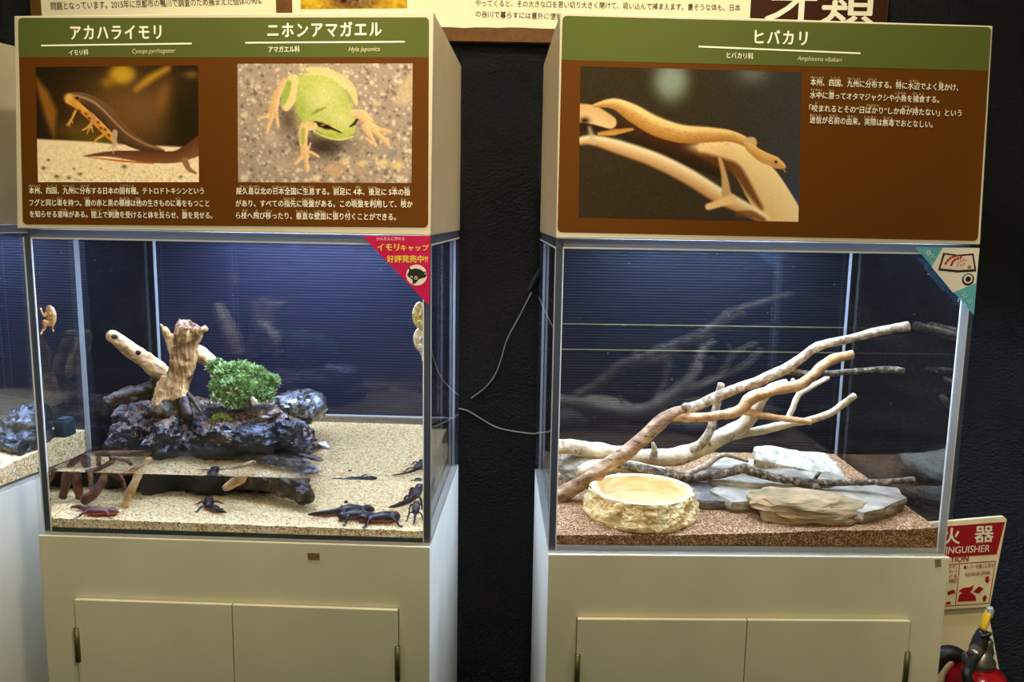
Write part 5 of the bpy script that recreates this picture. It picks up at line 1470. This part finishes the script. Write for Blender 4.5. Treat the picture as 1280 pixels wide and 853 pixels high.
def slices(pts, w, m):
    for (x, y), in zip(pts):
        obj('fish_slice', sheet(FR, quadpx(FR, [(x, y - w), (x + w * 0.9, y - w * 0.6), (x + w * 0.2, y + w * 0.9), (x - w * 0.8, y + w * 0.4)]), 0.0014, 0.0016), m, s1)
slices([(1181.5, 329.2), (1184, 325.6), (1187, 322.9), (1190.5, 321), (1194, 320.2)], 2.3, red)
slices([(1188.5, 331), (1190, 327.6), (1192.8, 324.9), (1196.5, 323.2), (1200, 322)], 2.3, red)
slices([(1196, 332), (1197.5, 328.8), (1200, 326.4), (1203.5, 325), (1206.5, 325.8), (1200.5, 331.5), (1204, 330)], 2.0, pink)
obj('leaf_mark', sheet(FR, quadpx(FR, [(1211, 331), (1213.5, 333.5), (1213, 336), (1209, 336), (1208.5, 333.8)]), 0.0014, 0.0016), plain('leaf_olive', (124, 132, 70), 0.5), s1)
obj('dish_ring', sheet(FR, disc(FR, 1209.5, 349.5, 7.6), 0.0010, 0.0012), plain('dish_brown', (40, 26, 18), 0.5), s1)
obj('dish_field', sheet(FR, [(a * 1.0, b) for a, b in disc(FR, 1209.5, 348.8, 5.6)], 0.0012, 0.0014), plain('dish_cream', (228, 214, 200), 0.5), s1)
obj('dish_sauce', sheet(FR, disc(FR, 1209.5, 349, 3.4), 0.0014, 0.0016), ink, s1)
wh = plain('sticker_pale', (196, 222, 226), 0.5)
for b_, p0, p1 in (('食', (1158, 321), (1165, 317)), ('べ', (1163, 325.5), (1169, 322)), ('ヘビ', (1198, 379), (1210, 369)), ('メシ', (1204, 385), (1215, 377))):
    lettering('sticker_lettering', FR, b_, p0, p1, wh, s1, e=0.0011, bold=0.014)

CL = Plane(UL.p(0, -0.0032, 0), UL.U, (0, 0, -1)); CRt = Plane(UR.p(0, -0.0032, 0), UR.U, (0, 0, -1))
tag(obj('tape_scrap', sheet(CL, quadpx(CL, [(384.5, 691.5), (399.5, 692), (399.5, 700.5), (385, 700)]), 0.0002, 0.0006), noisy('old_tape', [(0.3, (104, 84, 30)), (0.7, (140, 116, 56))], 90, rough=0.6)), 'small brown scrap of old tape on the newt cabinet front', 'tape')
tag(obj('glue_residue', sheet(CRt, quadpx(CRt, [(1168.5, 699.5), (1176, 699), (1176.5, 708), (1169, 709.5)]), 0.0002, 0.0005), noisy('residue', [(0.3, (96, 86, 46)), (0.7, (150, 142, 96))], 160, rough=0.7)), 'dirty glue mark at the corner of the snake cabinet front', 'tape')

# ------------------------------------------------------------------ air tubes on the wall
cabm = plain('tube_grey', (150, 146, 136), 0.35, 0.6)
def wire(pts, r_, name, label, mat=cabm, y=WALL_Y - 0.004):
    Q = [at_y(px_, py_, y - dy) for px_, py_, dy in pts]
    return tag(obj(name, tube(Q, [r_] * len(Q), 8, 8, roundend=False), mat, smooth=True), label, 'tube')
r = thing('air_tube', at_y(590, 497, WALL_Y - 0.004), 'thin grey air tube hanging down the dark wall from a dark joint', 'tube')
obj('tube', tube([at_y(x, y, WALL_Y - 0.005) for x, y in ((664, 366), (650, 394), (634, 424), (626, 450), (618, 470), (606, 485), (589, 498))], [0.0012] * 7, 8, 8), cabm, r, smooth=True)
obj('joint', tube([at_y(x, y, WALL_Y - 0.008) for x, y in ((675, 337), (668, 350), (661, 363))], [0.004, 0.005, 0.0035], 10, 4), plain('joint_dark', (40, 42, 44), 0.4), r, smooth=True)
wire([(542, 521, 0.0), (556, 514, 0.0), (571, 511, 0), (585, 514, 0), (602, 524, 0), (620, 534, 0), (640, 539, 0), (668, 542.5, 0), (700, 543, 0)], 0.0016, 'air_tube', 'thin pale air tube arching along the dark wall between the two tanks')

# ------------------------------------------------------------------ fire extinguisher and its stand
EY = 1.50
def ep(x, y, yy=EY): return at_y(x, y, yy)
creamp = plain('stand_cream', (226, 208, 160), 0.5)
redp = plain('sign_red', (150, 14, 20), 0.5)
t = thing('extinguisher_stand', (ep(1215, 760).x, EY, 0), 'cream stand with a red extinguisher sign board on top', 'stand')
top, bot = ep(1258, 648), ep(1238, 760)
PE = Plane(ep(1120, 657), ep(1257, 646) - ep(1120, 657), (0, 0, -1))
PE.S = (ep(1257, 646) - ep(1120, 657)).normalized()
PE.H = (ep(1238, 760) - ep(1258, 647)); PE.H = (PE.H - PE.S * PE.H.dot(PE.S)).normalized()
PE.N = PE.H.cross(PE.S).normalized()
if PE.N.y > 0: PE.N = -PE.N
sb = obj('sign_board', sheet(PE, quadpx(PE, [(1120, 657), (1254, 645.5), (1259, 650), (1237.5, 759.5), (1120, 767)]), -0.006, 0.0), creamp, t)
bevel(sb, 0.0015)
obj('red_band', sheet(PE, quadpx(PE, [(1128, 662.5), (1256, 652.5), (1245.5, 693), (1128, 700)]), 0.0003, 0.0008), redp, sb)
pale = plain('sign_pale', (232, 214, 176), 0.5)
for ch, xa, xb, y in (('消', 1142, 1162, 681), ('火', 1179, 1199, 679), ('器', 1218, 1241, 676.5)):
    lettering('sign_lettering', PE, ch, (xa, y), (xb, y - 1), pale, sb, e=0.0012, bold=0.025, hpx=20)
lettering('sign_lettering', PE, 'FIRE EXTINGUISHER', (1139, 694.5), (1236.5, 689.5), pale, sb, e=0.0012, bold=0.012, italic=0.1, hpx=8.5)
lettering('sign_lettering', PE, 'OPERATION', (1158, 704.5), (1210.5, 701.5), redp, sb, e=0.0012, bold=0.02, italic=0.1, hpx=7.5)
def eline(pts, w=0.5):
    for (xa, ya), (xb, yb) in zip(pts, pts[1:]):
        a, b = PE.px(xa, ya), PE.px(xb, yb)
        d = Vector((b[0] - a[0], b[1] - a[1])).normalized(); n_ = (-d.y * w * 0.0012, d.x * w * 0.0012)
        obj('sign_line', sheet(PE, [(a[0] - n_[0], a[1] - n_[1]), (b[0] - n_[0], b[1] - n_[1]), (b[0] + n_[0], b[1] + n_[1]), (a[0] + n_[0], a[1] + n_[1])], 0.0004, 0.0009), redp, sb)
eline([(1150, 708), (1244, 701.5), (1236, 754), (1150, 760)], 0.45)
eline([(1199.5, 705), (1194, 757)], 0.45)
lettering('sign_lettering', PE, '❷レバーを強くにぎる', (1204.5, 711), (1241.5, 708.5), redp, sb, e=0.0012, bold=0.01, hpx=5)
lettering('sign_lettering', PE, 'SQUEEZE LEVER', (1206, 720), (1237.5, 717.5), redp, sb, e=0.0012, bold=0.01, hpx=4.5)
for i, b_ in enumerate(('はずし', 'ホース', 'ける', 'FIRE')):
    lettering('sign_lettering', PE, b_, (1186, 710.5 + i * 6), (1197 - i * 0.6, 710 + i * 6), redp, sb, e=0.0012, bold=0.008, hpx=4.5)
for poly_ in ([(1197, 752), (1199, 744), (1203, 741), (1214, 741), (1219, 745), (1220, 751)],
              [(1198, 739), (1204, 735), (1213, 734), (1217, 731), (1215, 738), (1212, 741), (1203, 741)],
              [(1216, 740), (1224, 733), (1229, 736), (1223, 742)],
              [(1184, 740), (1192, 737), (1194, 741), (1185, 744)], [(1182, 753), (1188, 752), (1188, 755), (1182, 756)],
              [(1232, 721), (1236, 720.7), (1235.3, 725), (1237.5, 724.8), (1233.6, 729.5), (1230.6, 725.4), (1231.6, 725.3)],
              [(1228.5, 752), (1231.8, 751.8), (1232.2, 748), (1234, 747.8), (1231.2, 743.6), (1227.4, 748.4), (1229, 748.2)]):
    obj('pictogram', sheet(PE, quadpx(PE, poly_), 0.0004, 0.0009), redp, sb)
# the stand's back plate below the sign
V = [ep(1120, 767, EY + 0.012), ep(1234, 759, EY + 0.012), ep(1252, 853, EY - 0.02), ep(1120, 870, EY - 0.02)]
xr = V[2].x
pts = [V[0], V[1], V[2], Vector((xr + 0.05, EY - 0.03, 0.02)), Vector((V[0].x, EY - 0.03, 0.02))]
bk = [p + Vector((0, 0.01, 0)) for p in pts]
n = len(pts)
obj('back_plate', (pts + bk, [tuple(range(n)), tuple(range(2 * n - 1, n - 1, -1))] + [(i, n + i, n + (i + 1) % n, (i + 1) % n) for i in range(n)]), creamp, t)
obj('base_tray', wbox(V[0].x, xr + 0.06, EY - 0.27, EY - 0.03, 0.0, 0.02), creamp, t)
# extinguisher
ex = ep(1216, 853, EY - 0.13)
cx, cyy = ex.x + 0.004, EY - 0.135
t = thing('fire_extinguisher', (cx, cyy, 0.02), 'red fire extinguisher with a black hose and brass valve below the sign', 'fire extinguisher')
def lathe(c, prof, n=40):
    V, F = [], []
    for r_, z in prof:
        for k in range(n):
            a = 2 * math.pi * k / n
            V.append(Vector((c[0] + r_ * math.cos(a), c[1] + r_ * math.sin(a), z)))
    for i in range(len(prof) - 1):
        for k in range(n):
            k2 = (k + 1) % n
            F.append((i * n + k, i * n + k2, (i + 1) * n + k2, (i + 1) * n + k))
    F.append(tuple(range(n - 1, -1, -1))); F.append(tuple((len(prof) - 1) * n + k for k in range(n)))
    return V, F
red_gloss = plain('extinguisher_red', (150, 12, 18), 0.18, 0.6, coat=0.6)
chrome = plain('valve_metal', (150, 144, 128), 0.3, metal=0.9)
zt_ = ep(1225, 832, cyy).z   # top of the shoulder
vz = lambda y: ep(1226, y, cyy).z
vx = lambda x: ep(x, 800, cyy).x
obj('cylinder', lathe((cx, cyy), [(0.050, 0.021), (0.054, 0.03), (0.054, zt_ - 0.05), (0.051, zt_ - 0.028), (0.042, zt_ - 0.012), (0.026, zt_ - 0.002), (0.016, zt_ + 0.003)]), red_gloss, t, smooth=True)
hx, hy = vx(1228), cyy
col = obj('collar', lathe((vx(1227), cyy), [(0.024, vz(833)), (0.026, vz(829)), (0.026, vz(825)), (0.020, vz(820)), (0.018, vz(812))], 24), chrome, t, smooth=True)
val = obj('valve', lathe((vx(1235), cyy), [(0.010, vz(822)), (0.012, vz(815)), (0.009, vz(808)), (0.009, vz(802)), (0.006, vz(799))], 20), chrome, t, smooth=True)
obj('valve_body', tube([ep(1222, 812, cyy), ep(1226, 800, cyy), ep(1230, 789, cyy)], [0.014, 0.013, 0.010], 12, 4, roundend=False), plain('valve_dark', (52, 56, 54), 0.4, metal=0.4), t, smooth=True)
obj('lever', tube([ep(1226, 796, cyy - 0.012), ep(1234, 794, cyy - 0.012), ep(1239, 792, cyy - 0.012)], [0.004, 0.004, 0.003], 8, 3), plain('lever_dark', (40, 42, 42), 0.4, metal=0.5), t, smooth=True)
tg = obj('safety_tag', tube([ep(1228, 787, cyy - 0.004), ep(1232, 775, cyy - 0.004), ep(1236, 764, cyy - 0.004)], [0.009, 0.010, 0.007], 10, 3, sq=(1, 0.5), roundend=False), plain('tag_yellow', (222, 176, 40), 0.4), t, smooth=True)
obj('clear_tip', tube([ep(1237, 772, cyy - 0.006), ep(1238, 764, cyy - 0.006), ep(1237.5, 760, cyy - 0.006)], [0.005, 0.006, 0.005], 8, 3), plain('clear_tip', (150, 160, 150), 0.3), tg, smooth=True)
obj('hose', tube([ep(1224, 815, cyy - 0.014), ep(1217, 824, cyy - 0.03), ep(1212, 836, cyy - 0.055), ep(1210, 853, cyy - 0.068), Vector((ep(1210, 870, cyy).x, cyy - 0.072, zt_ - 0.12)), Vector((ep(1212, 870, cyy).x, cyy - 0.066, zt_ - 0.32))], [0.0085] * 6, 12, 6), plain('hose_black', (24, 24, 24), 0.5), t, smooth=True)
obj('hose_collar', tube([ep(1222, 812, cyy - 0.018), ep(1217, 821, cyy - 0.030)], [0.0115, 0.0115], 12, 3, roundend=False), chrome, t, smooth=True)
obj('side_nut', tube([ep(1206, 822, cyy - 0.01), ep(1212, 824, cyy - 0.01), ep(1218, 825, cyy - 0.01)], [0.011, 0.013, 0.012], 10, 3), chrome, t, smooth=True)
hb_ = ep(1189, 853, cyy + 0.02)
tag(obj('hose_nozzle', tube([ep(1160, 842, cyy + 0.03), ep(1180, 818, cyy + 0.03), ep(1200, 822, cyy + 0.03), ep(1213, 846, cyy + 0.03), ep(1215, 880, cyy + 0.03)], [0.014] * 5, 12, 6), plain('nozzle_black', (16, 14, 14), 0.5), t, smooth=True), None, None)
